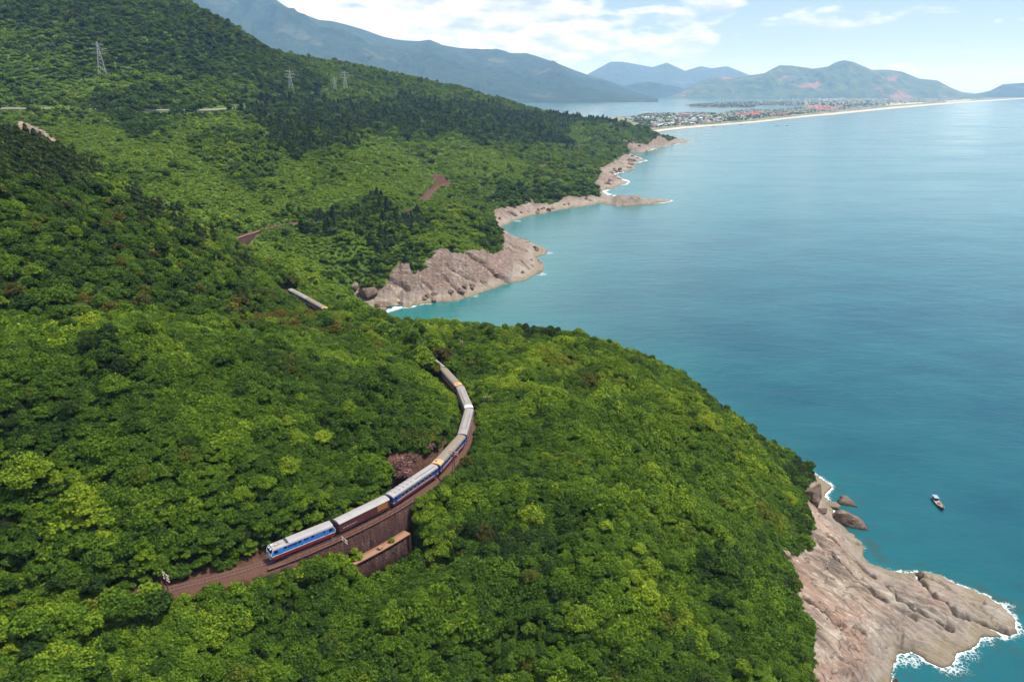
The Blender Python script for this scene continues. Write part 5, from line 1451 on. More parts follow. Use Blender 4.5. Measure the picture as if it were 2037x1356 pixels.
    link('platform', MB().box(x1 - .1, x1 + .35, -1.1, 1.1, 1.05, 1.15).mesh('platform', M_gear), r)
    link('buffer_beam', MB().box(x1 - .25, x1 + .05, -1.15, 1.15, .55, 1.02).mesh('buffer_beam', M_navy), r)
    link('coupler', MB().box(x1, x1 + .55, -.14, .14, .62, .88).mesh('coupler', M_dk), r)
    link('snow_plate', MB().box(x1 - .2, x1 + .02, -1.05, 1.05, .18, .54).mesh('snow_plate', M_navy), r)
    link('fuel_tank', MB().box(-2.0, 2.0, -1.05, 1.05, .32, .84).bevel(.08).mesh('fuel_tank', M_dk), r)
    bogies(r, L, 3)
    return r
def van():
    L = 13.5; r = empty('baggage_van', (0, 0, 0))
    tag(r, 'maroon baggage van with pale roof and faded yellow slats behind the locomotive', 'train wagon')
    link('body', MB().box(-L/2, L/2, -HW, HW, .86, 3.0).mesh('body', M_maroon), r)
    link('roof', MB().prof([(HW + .08, 3.0), (HW + .02, 3.08), (.62, 3.40), (0, 3.45), (-.62, 3.40), (-HW - .02, 3.08), (-HW - .08, 3.0)], -L/2 - .05, L/2 + .05).mesh('roof', M_roofg), r)
    m = MB()
    for x in np.arange(-L/2 + .8, L/2 - .3, 1.35): m.prof([(HW + .09, 3.01), (HW + .03, 3.095), (.62, 3.415), (0, 3.465), (-.62, 3.415), (-HW - .03, 3.095), (-HW - .09, 3.01)], x - .02, x + .02)
    link('roof_seam', m.mesh('roof_seam', M_roofg), r)
    for sy in (-1, 1):
        sm1 = once('slat_y', lambda: MB().box(-1.45, 1.45, -.03, .03, -.075, .075).mesh('slat', M_yel)); sm2 = once('slat_m', lambda: MB().box(-1.0, 1.0, -.03, .03, -.055, .055).mesh('slat', M_maroon))
        for k in range(4): add_mesh('slat', sm1, r, (-4.7, sy * (HW + .02), 1.55 + k * .36))
        for k in range(5): add_mesh('slat', sm2, r, (-0.8, sy * (HW + .02), 1.45 + k * .30))
        m = MB()
        for x in np.arange(-L/2 + .05, L/2, 1.12): m.box(x - .03, x + .03, sy * HW - .035, sy * HW + .035, .88, 2.98)
        link('side_rib', m.mesh('side_rib', M_maroon), r)
        link('sliding_door', MB().box(.5, 2.3, sy * (HW + .03) - .03, sy * (HW + .03) + .03, 1.0, 2.9).mesh('sliding_door', M_maroon), r)
        # white stencilled lettering along the lower side, unreadable at this size: strokes of small marks
        m = MB(); xr = 5.9; r_ = np.random.default_rng(4)
        for wlen in (3, 5, 2, 4, 5, 3):
            for k in range(wlen):
                h = 0.17 * r_.uniform(.75, 1); m.box(xr - .09, xr, sy * (HW + .04) - .006, sy * (HW + .04) + .006, 1.56, 1.56 + h); m.box(xr - .15, xr - .1, sy * (HW + .04) - .006, sy * (HW + .04) + .006, 1.60, 1.66); xr -= .19
            xr -= .16
        link('lettering', m.mesh('lettering', M_white), r)
    link('underframe', MB().box(-3.2, 3.2, -.8, .8, .4, .84).box(-L/2 - .4, L/2 + .4, -.18, .18, .66, .84).mesh('underframe', M_dk), r)
    bogies(r, L)
    return r
place_car(loco(), 60.0, 74.3)
place_car(van(), 75.0, 88.6)
cs = 89.3
for L_, rm, look, lb in [(16.6, M_roofg, 'service', 'navy coach with pale grey vented roof behind the maroon van'),
        (16.4, M_rooft, 'rust', 'navy coach with plain tan roof and rusty orange near end on the curve'),
        (16.4, M_roofl, 'panel', 'coach with grey panelled roof just before the white roof patch'),
        (16.4, M_roofl, 'panel2', 'coach with white patch at the near end of its light grey roof'),
        (16.4, M_rooft, 'rust', 'tan roofed coach half swallowed by foliage at the top of the curve'),
        (18.6, M_roofl, 'panel', 'coach hidden by trees, first behind the visible curve'), (18.6, M_rooft, 'rust', 'coach hidden by trees, second behind the visible curve'), (18.6, M_roofl, 'panel', 'coach hidden by trees, third behind the visible curve'), (18.6, M_rooft, 'none', 'coach hidden by trees, last before the far gap in the foliage'),
        (19.6, M_rooft, 'rustfront', 'tan roofed coach with pale leading end seen in the far gap in the foliage'), (19.6, M_roofl, 'panel', 'last coach of the train, dark sided with grey roof, in the far gap')]:
    if look == 'rustfront': cs = 265.5
    if look == 'panel2':
        c_ = coach(L_, rm, 'panel', lb, 'coaches of the train')
        link('pale_roof_end', MB().prof(arc_roof(HW + .035, 2.99, 0.575), L_/2 - 1.7, L_/2 + 0.04).mesh('pale_roof_end', M_pale), c_)
    elif look == 'rustfront': c_ = coach(L_, rm, 'rustfar', lb, 'coaches of the train')
    elif look == 'rust':
        c_ = coach(L_, rm, 'rustfar', lb, 'coaches of the train')
    else: c_ = coach(L_, rm, look, lb, 'coaches of the train')
    place_car(c_, cs, cs + L_); cs += L_ + 0.65
    if 190 < cs < 262 and cs + 18.6 > 264.5: cs = 500000 if False else cs

# ------------------------------------------------------------------ the line itself
M_ballast = None
b = NB('ballast'); p = b.pos(); n_ = b.noise(p, 3.5, 6, 0.75); n2_ = b.noise(p, 0.5, 4)
M_ballast = b.done(b.bsdf(b.mix(b.mapr(n2_, .4, .65, 0, .5), b.ramp(n_, [(0.3, (0.040, 0.018, 0.013)), (0.7, (0.145, 0.068, 0.046))]), (0.10, 0.055, 0.036)), 0.95, b.bump(n_, 1.0, 0.2)))
M_rail = paint('rusty_rail', (0.13, 0.06, 0.045), 0.5, (0.30, 0.2, 0.16), 0.4)
M_sleep = paint('sleeper', (0.095, 0.052, 0.038), 0.9, (0.09, 0.05, 0.04), 0.5)
line_root = empty('railway_line', tuple(track_at(40.0)) + (RAIL_Z - 0.7,))
tag(line_root, 'single track railway line on rusty ballast winding along the hillside', 'railway')
def sweep(prof_, s0, s1, step, mat, name, parent=None, dz=None, offset=0.0, closed=True):
    """cross-section (offset, dz) swept along the line"""
    ss = np.arange(s0, s1, step); V = []; n_ = len(prof_); F = []
    for j, s in enumerate(ss):
        c = track_at(s); d = track_dir(s); nr = np.array([d[1], -d[0]]); z = float(rail_z(s))
        for o_, h in prof_:
            if callable(h): h = h(s)
            V.append((c[0] + nr[0] * o_, c[1] + nr[1] * o_, z + h))
        if j:
            k = (j - 1) * n_
            for i in range(n_ if closed else n_ - 1): F.append((k + i, k + n_ + i, k + n_ + (i + 1) % n_, k + (i + 1) % n_))
    me = mesh_np(name, np.array(V), np.array(F), [mat])
    o = link(name, me)
    if parent is not None:
        o.parent = parent; o.matrix_parent_inverse = Matrix.Translation(parent.location).inverted() if False else Matrix.Identity(4)
        for v in me.vertices: v.co = v.co - parent.location
    return o
SEND = float(len(track) - 2)
sweep([(-2.3, -0.95), (-1.35, -0.24), (1.35, -0.24), (2.3, -0.95)], 1, SEND, 2.0, M_ballast, 'ballast', line_root, closed=False)
for sx in (-1, 1):
    sweep([(sx * .5 - .05, -0.13), (sx * .5 - .04, 0.0), (sx * .5 + .04, 0.0), (sx * .5 + .05, -0.13)], 1, SEND, 1.5, M_rail, 'rail', line_root, closed=False)
sl = MB().box(-.12, .12, -.95, .95, -.09, 0.0).mesh('sleeper', M_sleep)
for k in range(300):
    s = 20.0 + k * 0.66
    c = track_at(s); d = track_dir(s)
    o = link('sleeper', sl, line_root); o.location = (c[0] - line_root.location[0], c[1] - line_root.location[1], float(rail_z(s)) - 0.14 - line_root.location[2]); o.rotation_euler = (0, 0, math.atan2(d[1], d[0]))
m = MB()
for s in np.arange(20.0 + 300 * 0.66, SEND, 0.75):
    c = track_at(s); d = track_dir(s)
    m.box(-.12, .12, -.95, .95, -.09, 0.0, Matrix.Translation((c[0] - line_root.location[0], c[1] - line_root.location[1], float(rail_z(s)) - 0.14 - line_root.location[2])) @ Matrix.Rotation(math.atan2(d[1], d[0]), 4, 'Z'))
o = link('far_sleepers', m.mesh('far_sleepers', M_sleep), line_root); o['kind'] = 'stuff'

# ------------------------------------------------------------------ stone retaining walls
b = NB('old_masonry'); p = b.pos()
n_ = b.noise(b.mapping(p, (0.9, 0.9, 0.22)), 1.0, 7, 0.7); n2_ = b.noise(p, 2.6, 5, 0.7)
c = b.ramp(n_, [(0.3, (0.028, 0.013, 0.011)), (0.5, (0.062, 0.028, 0.023)), (0.68, (0.115, 0.060, 0.046))])
vor = b.n('ShaderNodeTexVoronoi'); vor.feature = 'DISTANCE_TO_EDGE'; vor.inputs['Scale'].default_value = 1.5; b.l(p, vor.inputs['Vector'])
c = b.mix(b.mapr(vor.outputs['Distance'], 0.0, 0.05, 0.4, 0.0), c, (0.022, 0.011, 0.010))
M_wall = b.done(b.bsdf(c, 0.95, b.bump(b.math('ADD', n2_, b.mapr(vor.outputs['Distance'], 0, .1)), 0.9, 0.25)))
M_edge = paint('sooty_edge', (0.115, 0.055, 0.042), 0.95, (0.06, 0.03, 0.025), 0.5)
M_coping = paint('weathered_coping', (0.26, 0.135, 0.080), 0.95, (0.2, 0.1, 0.06), 0.5)
def depth_at(s):
    return -np.interp(s, [S_WALL0, S_LEDGE0 - 4, S_LEDGE0, S_WALL1], [2.6, 7.5, 13.0, 13.0])
wr = empty('retaining_wall', tuple(track_at(S_WALL0)) + (RAIL_Z - 1,))
tag(wr, 'tall dark stone retaining wall carrying the track below the train', 'wall')
sweep([(1.9, -0.40), (2.4, -0.40), (2.85, lambda s: depth_at(s)), (1.9, lambda s: depth_at(s))], S_WALL0 - 3, S_WALL1 + 3, 1.0, M_wall, 'wall_face', wr)
sweep([(1.85, -0.395), (1.85, -0.20), (2.52, -0.20), (2.52, -0.395)], S_WALL0 - 3, S_WALL1 + 2, 1.0, M_edge, 'coping', wr)
# weep hole with its stone lip
sA = track_s_near(P(731,1080,43)[:2])
c_ = track_at(sA); d_ = track_dir(sA); nr = np.array([d_[1], -d_[0]])
def at_line(s, off, z):
    c = track_at(s); d = track_dir(s); n__ = np.array([d[1], -d[0]]); return (c[0] + n__[0] * off, c[1] + n__[1] * off, float(rail_z(s)) + z), math.atan2(d[1], d[0])
loc, rz = at_line(sA, 2.62, -4.4)
o = link('drain_hole', MB().box(-.28, .28, -.06, .06, -.75, .75).mesh('drain_hole', M_dk), wr); o.location = (loc[0] - wr.location[0], loc[1] - wr.location[1], loc[2] - wr.location[2]); o.rotation_euler = (0, 0, rz)
# lower wall with its pale ledge
sB0 = track_s_near(P(697,1118,42)[:2]); sB1 = track_s_near(P(803,1054,42)[:2]) + 1
lw = empty('ledge_wall', tuple(track_at(sB0)) + (RAIL_Z - 7,))
tag(lw, 'lower stone wall with sunlit flat ledge in front of the tall retaining wall', 'wall')
sweep([(2.95, -6.3), (4.65, -6.3), (4.95, -14.5), (2.95, -14.5)], sB0, sB1, 1.0, M_wall, 'wall_face', lw)
sweep([(2.75, -6.295), (2.75, -6.02), (4.9, -6.02), (4.9, -6.295)], sB0, sB1, 1.0, M_coping, 'ledge', lw)
me_cap = None
for s in (sB0 + 0.3, sB1 - 1.3):
    loc, rz = at_line(s, 4.15, -10.3)
    o = link('wall_end', MB().box(-.35, .35, -.9, .9, -4.2, 3.98).mesh('wall_end', M_wall), lw); o.location = (loc[0] - lw.location[0], loc[1] - lw.location[1], loc[2] - lw.location[2]); o.rotation_euler = (0, 0, rz)
loc, rz = at_line(sA + 1.0, 4.1, -5.9)
o = link('fallen_block', MB().box(-.6, .6, -.5, .5, -.3, .45).bevel(.12).mesh('fallen_block', M_coping)); o.location = loc; o.rotation_euler = (0, 0.08, rz + .3)
tag(o, 'pale stone block lying on the ledge under the drain hole', 'stone block')
loc, rz = at_line(sA - 5.5, 5.0, -12.2)
o = link('pale_post', MB().tube((0, 0, -2), (0, 0, 4.2), .11, .09, 8).mesh('pale_post', M_coping)); o.location = loc
tag(o, 'thin pale post standing against the lower wall', 'post')
# railing along the parapet, every post a part
rl = empty('parapet_railing', tuple(track_at(S_WALL0)) + (RAIL_Z,))
tag(rl, 'rusty post and rail fence along the top of the retaining wall', 'railing')
pm = MB().tube((0, 0, -.25), (0, 0, 1.0), .06, .05, 6).mesh('post', M_rail)
for s in np.arange(S_WALL0 + 1, S_WALL1 + 2, 1.55):
    loc, rz = at_line(s, 2.3, 0)
    o = link('post', pm, rl); o.location = (loc[0] - rl.location[0], loc[1] - rl.location[1], loc[2] - rl.location[2])
for h in (0.92, 0.5):
    sweep([(2.27, h - .03), (2.27, h + .03), (2.33, h + .03), (2.33, h - .03)], S_WALL0 + 1, S_WALL1 + 2, 1.0, M_rail, 'rail', rl)
# far viaduct wall
vw = empty('viaduct_wall', tuple(track_at(S_VIA0)) + (RAIL_Z - 1,))
tag(vw, 'dark stone embankment wall carrying the track across the valley head', 'wall')
s_end = track_s_near(P(520,458,47.5)[:2])
sweep([(2.32, -0.40), (2.85, -0.40), (3.4, lambda s: -np.interp(s, [S_VIA0, S_VIA0 + 26, s_end - 8, s_end + 8], [9, 9, 7, 1.2])), (2.32, -12)], S_VIA0, s_end + 8, 2.0, M_wall, 'wall_face', vw)
sweep([(2.2, -0.39), (2.2, 0.1), (3.1, 0.1), (3.1, -0.39)], S_VIA0, s_end + 8, 2.0, M_coping, 'coping', vw)

# ------------------------------------------------------------------ line-side poles
M_conc = paint('weathered_wood', (0.10, 0.055, 0.045), 0.9, (0.05, 0.03, 0.03), 0.5)
M_arm = paint('pale_crossarm', (0.30, 0.20, 0.16), 0.8, (0.2, 0.12, 0.1), 0.5)
def gz(x, y): return float(gsample(GZ_base, np.array([x]), np.array([y]))[0])
def pole(x, y, z0, H, rz, arms, label, aframe=False, wide=1.9):
    r = empty('telegraph_pole', (x, y, z0), rz); tag(r, label, 'pole', 'telegraph poles beside the railway')
    if aframe:
        link('leg', MB().tube((-1.3, 0.0, -1.5), (-.05, 0, H), .12, .09, 8).mesh('leg', M_conc), r); link('leg', MB().tube((1.3, 0, -1.5), (.05, 0, H), .12, .09, 8).mesh('leg', M_conc), r)
        link('brace', MB().tube((-.6, 0, H * .48), (.6, 0, H * .48), .06).mesh('brace', M_conc), r)
    else:
        link('shaft', MB().tube((0, 0, -1.5), (0, 0, H), .15, .10, 8).mesh('shaft', M_conc), r)
    im = once('insul', lambda: MB().tube((0, 0, 0), (0, 0, .2), .06, .05, 8).mesh('insulator', M_white))
    for k in range(arms):
        z = H - .25 - k * .62
        a_ = link('crossarm', once(('arm', wide), lambda: MB().box(-.09, .09, -wide/2, wide/2, -.09, .09).mesh('crossarm', M_arm)), r); a_.location = (.12, 0, z)
        for q in (-.42, -.2, .2, .42):
            i_ = link('insulator', im, a_); i_.location = (0, q * wide, .08)
    return r
for (u, v, off, H, arms, lb, af, wd) in [
  (336,1172,2.9,6.6,3,'dark telegraph pole with pale crossarms standing beside the empty track in front of the train',False,2.2),
  (664,1064,5.2,9.5,2,'telegraph pole rising from the bushes below the tail of the locomotive',False,2.4),
  (876,939,4.6,7.2,2,'twin legged telegraph pole beside the second coach on the curve',True,2.8),
  (931,822,6.0,5.6,1,'telegraph pole with one pale crossarm among foliage right of the bend',False,2.6)]:
    s = track_s_near(P(u, v, RAIL_Z)[:2]); loc, rz = at_line(s, off, 0)
    zb = {0: RAIL_Z - .9}.get(0) if off < 3 else min(gz(loc[0], loc[1]), RAIL_Z - .5)
    if 'tail' in lb: zb = 40.6; H = 9.3
    pole(loc[0], loc[1], zb, H + (RAIL_Z - zb if 'twin' in lb else 0), rz + (0.5 if 'empty' in lb else 0), arms, lb, af, wd)
q = rc([(918,706)])[0]; pole(q[0], q[1], gz(q[0], q[1]), 5.6, 0.6, 2, 'far telegraph pole on the skyline end of the knoll, under the round bright tree', False, 2.2)
q = rc([(740,1)])[0]
for (u, v, off) in [(405,1155,2.6),(440,1146,2.5)]:
    s = track_s_near(P(u, v, RAIL_Z)[:2]); loc, rz = at_line(s, off, -0.7)
    o = link('marker_post', MB().box(-.08, .08, -.08, .08, -.4, 1.3).mesh('marker_post', M_conc)); o.location = loc
    tag(o, 'short dark marker post beside the bare track, ' + ('nearer the telegraph pole' if u < 420 else 'nearer the locomotive'), 'post', 'marker posts')

# ------------------------------------------------------------------ pylons
M_steel = paint('galvanised_steel', (0.50, 0.50, 0.50), 0.5, (0.3, 0.3, 0.3), 0.3)
def pylon(u, vb, vt, label, sc=1.0):
    q = rc([(u, vb)])[0]; dist = math.hypot(q[0], q[1]); H = (vb - vt) / FPX * float(px_of(q[0], q[1], q[2])[2]) / CP + 1.0
    r = empty('pylon', (q[0], q[1], gz(q[0], q[1]) - 1.0), 0.35); tag(r, label, 'pylon', 'power pylons on the hillside')
    w0, w1 = H * .115, H * .028
    wz = lambda t: w0 + (w1 - w0) * min(t / .78, 1.0) if t < .78 else w1 * (1 - (t - .78) / .22 * .85)
    lv = [0, .17, .32, .45, .56, .66, .74, .82, .9, 1.0]; th = 0.12 * sc
    for sx in (-1, 1):
        for sy in (-1, 1):
            m = MB()
            for a_, b_ in zip(lv[:-1], lv[1:]): m.tube((sx * wz(a_), sy * wz(a_), a_ * H), (sx * wz(b_), sy * wz(b_), b_ * H), th, n=4)
            link('leg', m.mesh('leg', M_steel), r)
    m = MB()
    for a_, b_ in zip(lv[:-1], lv[1:]):
        for (ax, ay, bx, by) in ((-1,-1,1,-1),(1,-1,1,1),(1,1,-1,1),(-1,1,-1,-1)):
            m.tube((ax * wz(a_), ay * wz(a_), a_ * H), (bx * wz(b_), by * wz(b_), b_ * H), th * .55, n=4); m.tube((bx * wz(a_), by * wz(a_), a_ * H), (ax * wz(b_), ay * wz(b_), b_ * H), th * .55, n=4)
    link('bracing', m.mesh('bracing', M_steel), r)
    for t, wd in ((.66, .20), (.78, .24), (.90, .17)):
        m = MB(); z = t * H
        for sx in (-1, 1):
            m.tube((0, -w1, z), (sx * wd * H, 0, z + .02 * H), th * .7, n=4); m.tube((0, w1, z), (sx * wd * H, 0, z + .02 * H), th * .7, n=4); m.tube((0, 0, z + .055 * H), (sx * wd * H, 0, z + .02 * H), th * .7, n=4)
        link('crossarm', m.mesh('crossarm', M_steel), r)
    return r
pylon(205, 152, 92, 'tallest steel pylon, leftmost on the hillside')
pylon(580, 186, 144, 'second steel pylon, on the middle of the wooded ridge', 1.25)
pylon(667, 180, 156, 'smallest and faintest pylon, left one of the close pair', 1.0)
pylon(688, 182, 147, 'taller pylon of the close pair at the right', 1.3)

# ------------------------------------------------------------------ hill road
M_road = flat_mat('asphalt', (0.09, 0.09, 0.09)); M_par = flat_mat('white_parapet', (0.27, 0.24, 0.20))
def ribbon(name, pts, w0, w1, z0, z1, mat, skirt=0.0):
    pts = np.array(pts); V = []; F = []
    for i in range(len(pts)):
        d = pts[min(i + 1, len(pts) - 1), :2] - pts[max(i - 1, 0), :2]; d /= np.linalg.norm(d) + 1e-9; nr = np.array([d[1], -d[0]])
        a = pts[i, :2] + nr * w0; c = pts[i, :2] + nr * w1
        V += [(a[0], a[1], pts[i, 2] + z0), (a[0], a[1], pts[i, 2] + z1), (c[0], c[1], pts[i, 2] + z1), (c[0], c[1], pts[i, 2] + z0)]
        if i:
            k = 4 * (i - 1)
            for e in range(4): F.append((k + e, k + 4 + e, k + 4 + (e + 1) % 4, k + (e + 1) % 4))
    return mesh_np(name, np.array(V), np.array(F), [mat])
rp = road_pts.copy()
# even out the profile and densify
tt = np.linspace(0, len(rp) - 1, 60); rpd = np.stack([np.interp(tt, range(len(rp)), rp[:, k]) for k in range(3)], 1)
zs = rpd[:, 2].copy(); kk = np.ones(9) / 9; zs = np.convolve(np.concatenate([np.repeat(zs[:1], 4), zs, np.repeat(zs[-1:], 4)]), kk, 'valid'); rpd[:, 2] = zs + 1.6
tagk(link('hill_road', ribbon('hill_road', rpd, -4.5, 3.2, -3.0, 0.0, M_road)), 'structure')
o = link('road_parapet', ribbon('road_parapet', rpd, 3.3, 3.9, -2.5, 0.35, M_par)); tag(o, 'long white parapet edging the road across the upper hillside', 'parapet')

# ------------------------------------------------------------------ tunnel portal
q = P(1147, 299, 31.0); Lq = 1.0
tp = empty('tunnel_portal', (q[0], q[1], 30.5), 0.0)
tp.rotation_euler = (0, 0, math.atan2(-q[0], q[1]) * -1 - 0.15 if False else -math.atan2(q[0], q[1]) - 0.1)
tag(tp, 'small pale tunnel portal with dark arch on the green slope above the coast', 'tunnel')
m = MB(); R_ = 2.7; hw_ = 5.2; top_ = 9.4
n_a = 10; arch = [(R_ * math.cos(math.pi * k / n_a), 4.2 + R_ * math.sin(math.pi * k / n_a)) for k in range(n_a + 1)]
inner_ = [(R_, 0)] + arch + [(-R_, 0)]
outer_ = [(hw_, 0)] + [(hw_ * (1 if k < n_a/2 else -1) if k in (0, n_a) else hw_ * (1 - 2 * k / n_a), top_ if 0 < k < n_a else 6.0) for k in range(n_a + 1)] + [(-hw_, 0)]
for yy in (0.0, 1.2):
    vi = [m.bm.verts.new((x, yy, z)) for x, z in inner_]; vo = [m.bm.verts.new((x, yy, z)) for x, z in outer_]
    for k in range(len(vi) - 1): m.bm.faces.new((vi[k], vi[k+1], vo[k+1], vo[k]))
    if yy == 0: v0 = vo
    else:
        for k in range(len(vo) - 1): m.bm.faces.new((v0[k], v0[k+1], vo[k+1], vo[k]))
link('portal_face', m.mesh('portal_face', M_par), tp)
m = MB()
va_ = [m.bm.verts.new((x, 0.02, z)) for x, z in inner_]; vb_ = [m.bm.verts.new((x, 9, z)) for x, z in inner_]
for k in range(len(va_) - 1): m.bm.faces.new((va_[k], va_[k+1], vb_[k+1], vb_[k]))
m.bm.faces.new(vb_); link('tunnel_lining', m.mesh('tunnel_lining', M_dk), tp)

# ------------------------------------------------------------------ boulders
def boulder(q, dims, rz, seed, label, group=None, tilt=(0, 0), dark=0.0, cat='boulder'):
    bm = bmesh.new(); bmesh.ops.create_icosphere(bm, subdivisions=4, radius=1.0)
    V = np.array([v.co[:] for v in bm.verts])
    r_ = np.random.default_rng(seed)
    # cut by a few planes for facets, then roughen
    for k in range(14):
        nn = r_.normal(size=3); nn /= np.linalg.norm(nn); dd = r_.uniform(.48, .8)
        ex = V @ nn - dd; V = V - np.clip(ex, 0, None)[:, None] * nn * 0.92
    nz = fbm(V[:, 0] * 2.2 + seed * 3.1, V[:, 1] * 2.2 + V[:, 2] * 1.7, 4, seed) * .09
    V = V * (1 + nz[:, None])
    for v, c in zip(bm.verts, V): v.co = (c[0] * dims[0], c[1] * dims[1], c[2] * dims[2])
    me = bpy.data.meshes.new('boulder'); bm.to_mesh(me); bm.free(); me.materials.append(M_boulder if dark > 0.15 else M_rock)
    attr_f(me, 'dark', np.full(len(me.vertices), dark))
    o = link('boulder', me); o.location = q; o.rotation_euler = (tilt[0], tilt[1], rz); tag(o, label, cat, group)
    return o
BL = [((1690,1036),(7.2,4.4,3.4),-0.55,1.0,'large brown wedge boulder at the water edge, biggest beside the pale shelf',.5),
      ((1683,997),(4.6,2.8,1.9),-0.35,.7,'grey flat topped boulder in the water above the biggest one',.2),
      ((1652,1003),(3.4,2.4,1.2),-0.3,.9,'low grey slab between the shore and the two sea boulders',.1),
      ((1614,1002),(3.4,3.8,4.6),0.2,5.0,'dark cracked crag under the bushes at the top of the shelf',.9),
      ((1622,975),(3.8,2.8,3.6),0.6,5.0,'upper reddish crag against the foliage at the top of the shelf',.9),
      ((1690,1062),(3.0,2.2,1.1),-0.6,1.2,'low rounded grey rock below the biggest boulder',.1),
      ((1705,1083),(2.4,1.6,1.0),-0.7,.5,'small wet rock at the foot of the shelf',.3),
      ((1632,1022),(2.2,1.8,1.6),.4,4.0,'orange brown block leaning on the shelf under the crags',.4),
      ((1832,1143),(1.6,.9,1.8),.2,2.0,'dark upright tooth of rock at the shelf edge',1.0),
      ((1780,1352),(1.0,.7,1.6),.2,1.5,'pointed dark rock tip at the bottom edge of the picture',.9),
      ((733,588),(8.5,6,5.5),.4,4.5,'big brown boulder with an orange face in the far cove',.7),
      ((706,590),(3.4,3,3.2),.2,3.5,'small orange boulder left of the big one in the far cove',.0),
      ((765,605),(8,5,2.6),.1,1.5,'low brown slab in front of the big cove boulder',.5),
      ((702,604),(4.5,3.5,2.4),-.2,1.5,'flat pink slab at the left end of the far cove',.2),
      ((1560,1095),(2.0,1.6,2.2),.2,19,'pale rock showing through the bushes above the shelf',.0)]
for i, (px, dm, rz, zc, lb, dk_) in enumerate(BL):
    q = P(px[0], px[1], zc)
    z = max(gz(q[0], q[1]) + dm[2] * .35, zc - 1.0) if zc > 2.2 else zc * .6
    boulder((q[0], q[1], z), dm, rz, 300 + i, lb, 'boulders on the shore', (r_.uniform(-.15, .15), r_.uniform(-.15, .15)), dk_)
# broken blocks along the far rocky shore
r_ = np.random.default_rng(77); nb_ = 0
cpts = [P(*p)[:2] for p in [(800,610),(865,600),(940,586),(1010,563),(1066,542),(1080,520),(1075,497),(1010,463),(1000,450),(1040,431),(1080,424),(1110,416),(1150,410),(1185,402),(1219,372),(1241,365),(1225,350),(1238,342),(1262,336),(1258,326),(1275,318),(1255,303),(1280,300),(1305,292),(1340,286)]]
for k in range(84):
    i = int(r_.integers(0, len(cpts) - 1)); t = r_.uniform(); a = np.array(cpts[i]); c = np.array(cpts[i + 1]); q = a * (1 - t) + c * t
    k_ = np.clip(q[1] / 900, .8, 1.8); q = q + np.array([-r_.uniform(2, 13) * k_, r_.uniform(-3, 3)])
    z = max(gz(q[0], q[1]), 0.2); dm = (r_.uniform(2.2, 5) * k_, r_.uniform(1.8, 3.5) * k_, r_.uniform(1.4, 3.0) * k_)
    boulder((q[0], q[1], z + .6), dm, r_.uniform(0, 3), 400 + k % 12 , 'brown broken block on the rocky shore of the far coast', 'blocks along the far rocky shore', (r_.uniform(-.3, .3), r_.uniform(-.3, .3)), float(r_.uniform(.1, .9)), 'rock')

# ------------------------------------------------------------------ boats
def boat(q, L, rz, label, cabin=True, name='fishing_boat', group=None):
    r = empty(name, (q[0], q[1], 0.0), rz); tag(r, label, 'boat', group)
    n = 13; W_ = L * .125; H = L * .085
    V = []; xs_ = np.linspace(-L/2, L/2, n)
    ring = 5
    for i, x in enumerate(xs_):
        t = (x + L/2) / L
        w = W_ * (math.sin(math.pi * min(max(t * .82 + .18, 0), 1)) ** .6) * (0.05 if i == n - 1 else 1)
        sheer = H * (1 + 1.1 * max(t - .6, 0) ** 1.3 * 3 + .3 * max(.25 - t, 0) * 3)
        V += [(x, -w, sheer), (x, -w * .82, H * .15), (x, 0, -H * .6), (x, w * .82, H * .15), (x, w, sheer)]
    F = [(i * 5 + k, (i + 1) * 5 + k, (i + 1) * 5 + k + 1, i * 5 + k + 1) for i in range(n - 1) for k in range(4)]
    F.append((0, 1, 2, 3)); F.append((0, 3, 4, 4))
    me = bpy.data.meshes.new('hull'); me.from_pydata(V, [], [tuple(dict.fromkeys(f)) for f in F]); me.materials.append(M_hullb); link('hull', me, r)
    V = []; F = []
    for i, x in enumerate(xs_[:-1]):
        p = i * 5; t = (x + L/2) / L; w = W_ * (math.sin(math.pi * (t * .82 + .18)) ** .6) * .93
        V += [(x, -w, H * .75), (x, w, H * .75)]
    V.append((L/2 * .97, 0, H * 1.2))
    for i in range(n - 2): F.append((2 * i, 2 * i + 2, 2 * i + 3, 2 * i + 1))
    F.append((2 * (n - 2), 2 * (n - 2) + 1, len(V) - 1))
    me = bpy.data.meshes.new('deck'); me.from_pydata(V, [], F); me.materials.append(M_deck); link('deck', me, r)
    m = MB()
    for sy in (-1, 1):
        pp = []
        for i, x in enumerate(xs_):
            t = (x + L/2) / L; w = W_ * (math.sin(math.pi * min(t * .82 + .18, 1)) ** .6) * (0.05 if i == n - 1 else 1); pp.append((x, sy * w, H * (1 + 1.1 * max(t - .6, 0) ** 1.3 * 3 + .3 * max(.25 - t, 0) * 3)))
        for a, c in zip(pp[:-1], pp[1:]): m.tube(a, c, L * .009, n=5)
    link('gunwale', m.mesh('gunwale', M_gunw), r)
    if cabin:
        link('cabin', MB().box(-L * .44, -L * .22, -W_ * .62, W_ * .62, H * .76, H * 2.1).mesh('cabin', M_cab), r)
        link('canopy', MB().box(-L * .48, -L * .19, -W_ * .8, W_ * .8, H * 2.12, H * 2.35).bevel(.05).mesh('canopy', M_canopy), r)
        link('hatch', MB().box(-L * .02, L * .07, -W_ * .5, W_ * .5, H * .78, H * 1.0).mesh('hatch', M_dk), r)
        link('thwart', MB().box(-L * .12, -L * .08, -W_ * .9, W_ * .9, H * .8, H * .95).mesh('thwart', M_deck), r)
        link('mast', MB().tube((L * .2, 0, H * .7), (L * .2, 0, H * 1.9), .05).mesh('mast', M_gunw), r)
        link('net_pile', MB().box(L * .1, L * .2, -W_ * .4, W_ * .4, H * .78, H * 1.05).bevel(.1).mesh('net_pile', M_yel), r)
    return r
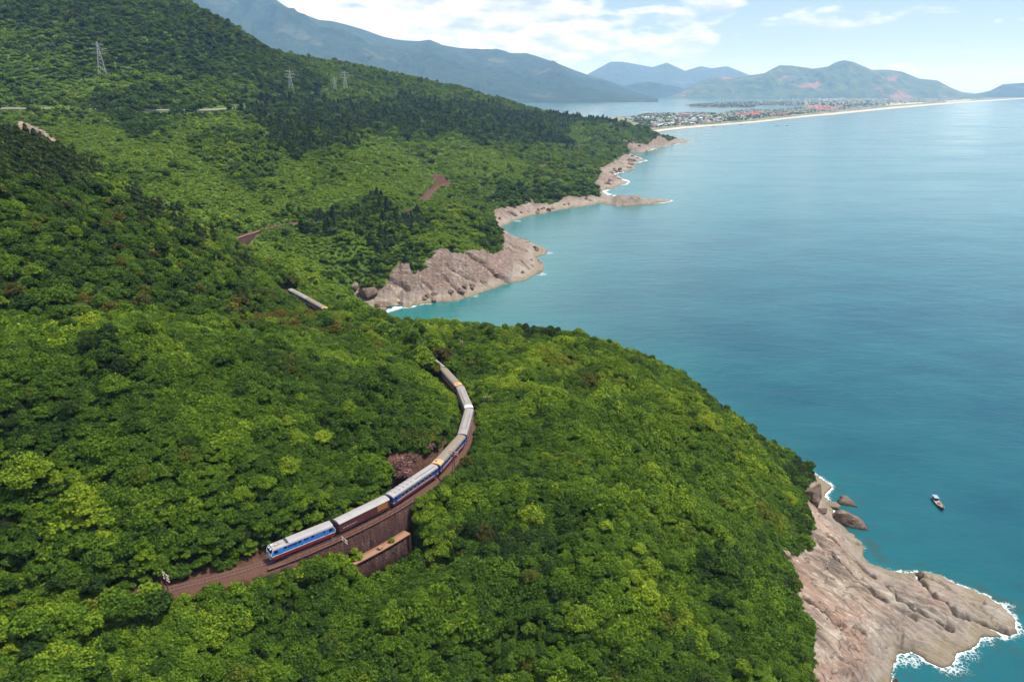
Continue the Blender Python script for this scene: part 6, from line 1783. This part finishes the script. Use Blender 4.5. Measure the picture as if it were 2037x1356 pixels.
M_hullb = flat_mat('dark_hull', (0.05, 0.06, 0.09)); M_deck = flat_mat('pale_deck', (0.36, 0.30, 0.25)); M_gunw = flat_mat('pale_gunwale', (0.34, 0.32, 0.33)); M_cab = flat_mat('dark_cabin', (0.05, 0.035, 0.06)); M_canopy = flat_mat('blue_white_canopy', (0.24, 0.30, 0.42))
pb, ps_ = np.array(P(1877,1017)), np.array(P(1856,990))
cb = (pb + ps_) / 2
boat(cb, 8.4, math.atan2(pb[1] - ps_[1], pb[0] - ps_[0]), 'small wooden fishing boat with pale blue canopy alone on the water')
for (u, v, lb) in [(1419,252.3,'tiny dark boat drawn up at the left part of the beach'),(1474,248.5,'tiny dark boat near the middle of the beach'),(1545,250.5,'left one of two tiny boats anchored off the beach'),(1566,250,'right one of two tiny boats anchored off the beach')]:
    boat(P(u, v), 12, 0.4, lb, False, 'small_boat', 'tiny boats off the beach')

# ------------------------------------------------------------------ growth by the line
b = NB('dry_twigs'); M_dry = b.done(b.bsdf(b.ramp(b.attr('lv'), [(0, (0.05, 0.02, 0.018)), (1, (0.21, 0.11, 0.085))]), 0.9))
dry = []
for k in range(2):
    C, Nn = crown_points(140 + k, 1.7, 1.9, -0.3, 8, 1500, 0.8, 0.3, 0.4); dry.append(leaves_mesh('dry_twigs', C, Nn, 0.16, 3.2, 140 + k, M_dry))
for (u, v, sc, lb) in [(797,938,2.0,'biggest leafless reddish brown bush on the cutting beside the third vehicle of the train'),(818,915,1.2,'small leafless brown bush right above the biggest one'),(852,892,1.3,'leafless brown bush at the inner edge of the curve'),(742,882,.7,'small dry reddish bush in the green thicket above the train')]:
    q = rc([(u, v + 4)])[0]; o = link('dry_bush', dry[int(u) % 2]); o.location = (q[0], q[1], gz(q[0], q[1])); o.scale = (sc, sc, sc); tag(o, lb, 'bush', 'dry bushes in the cutting')
for (s, off, z, sc, lb) in [(sA - 4.6, 3.2, -6.2, .95, 'bright green creeper growing up the face of the retaining wall'), (sA - 4.9, 2.9, -4.4, .6, 'upper tuft of the bright creeper on the retaining wall'), (sA + 4.3, 4.0, -5.9, .5, 'small green tuft growing on the sunlit ledge')]:
    loc, rz = at_line(s, off, z); o = link('wall_plant', protos[K_bush[1]]); o.location = loc; o.scale = (sc, sc, sc); o['tint'] = 0.85; o['warm'] = 0.0; tag(o, lb, 'plant')
print('TOTAL', time.time() - T0)
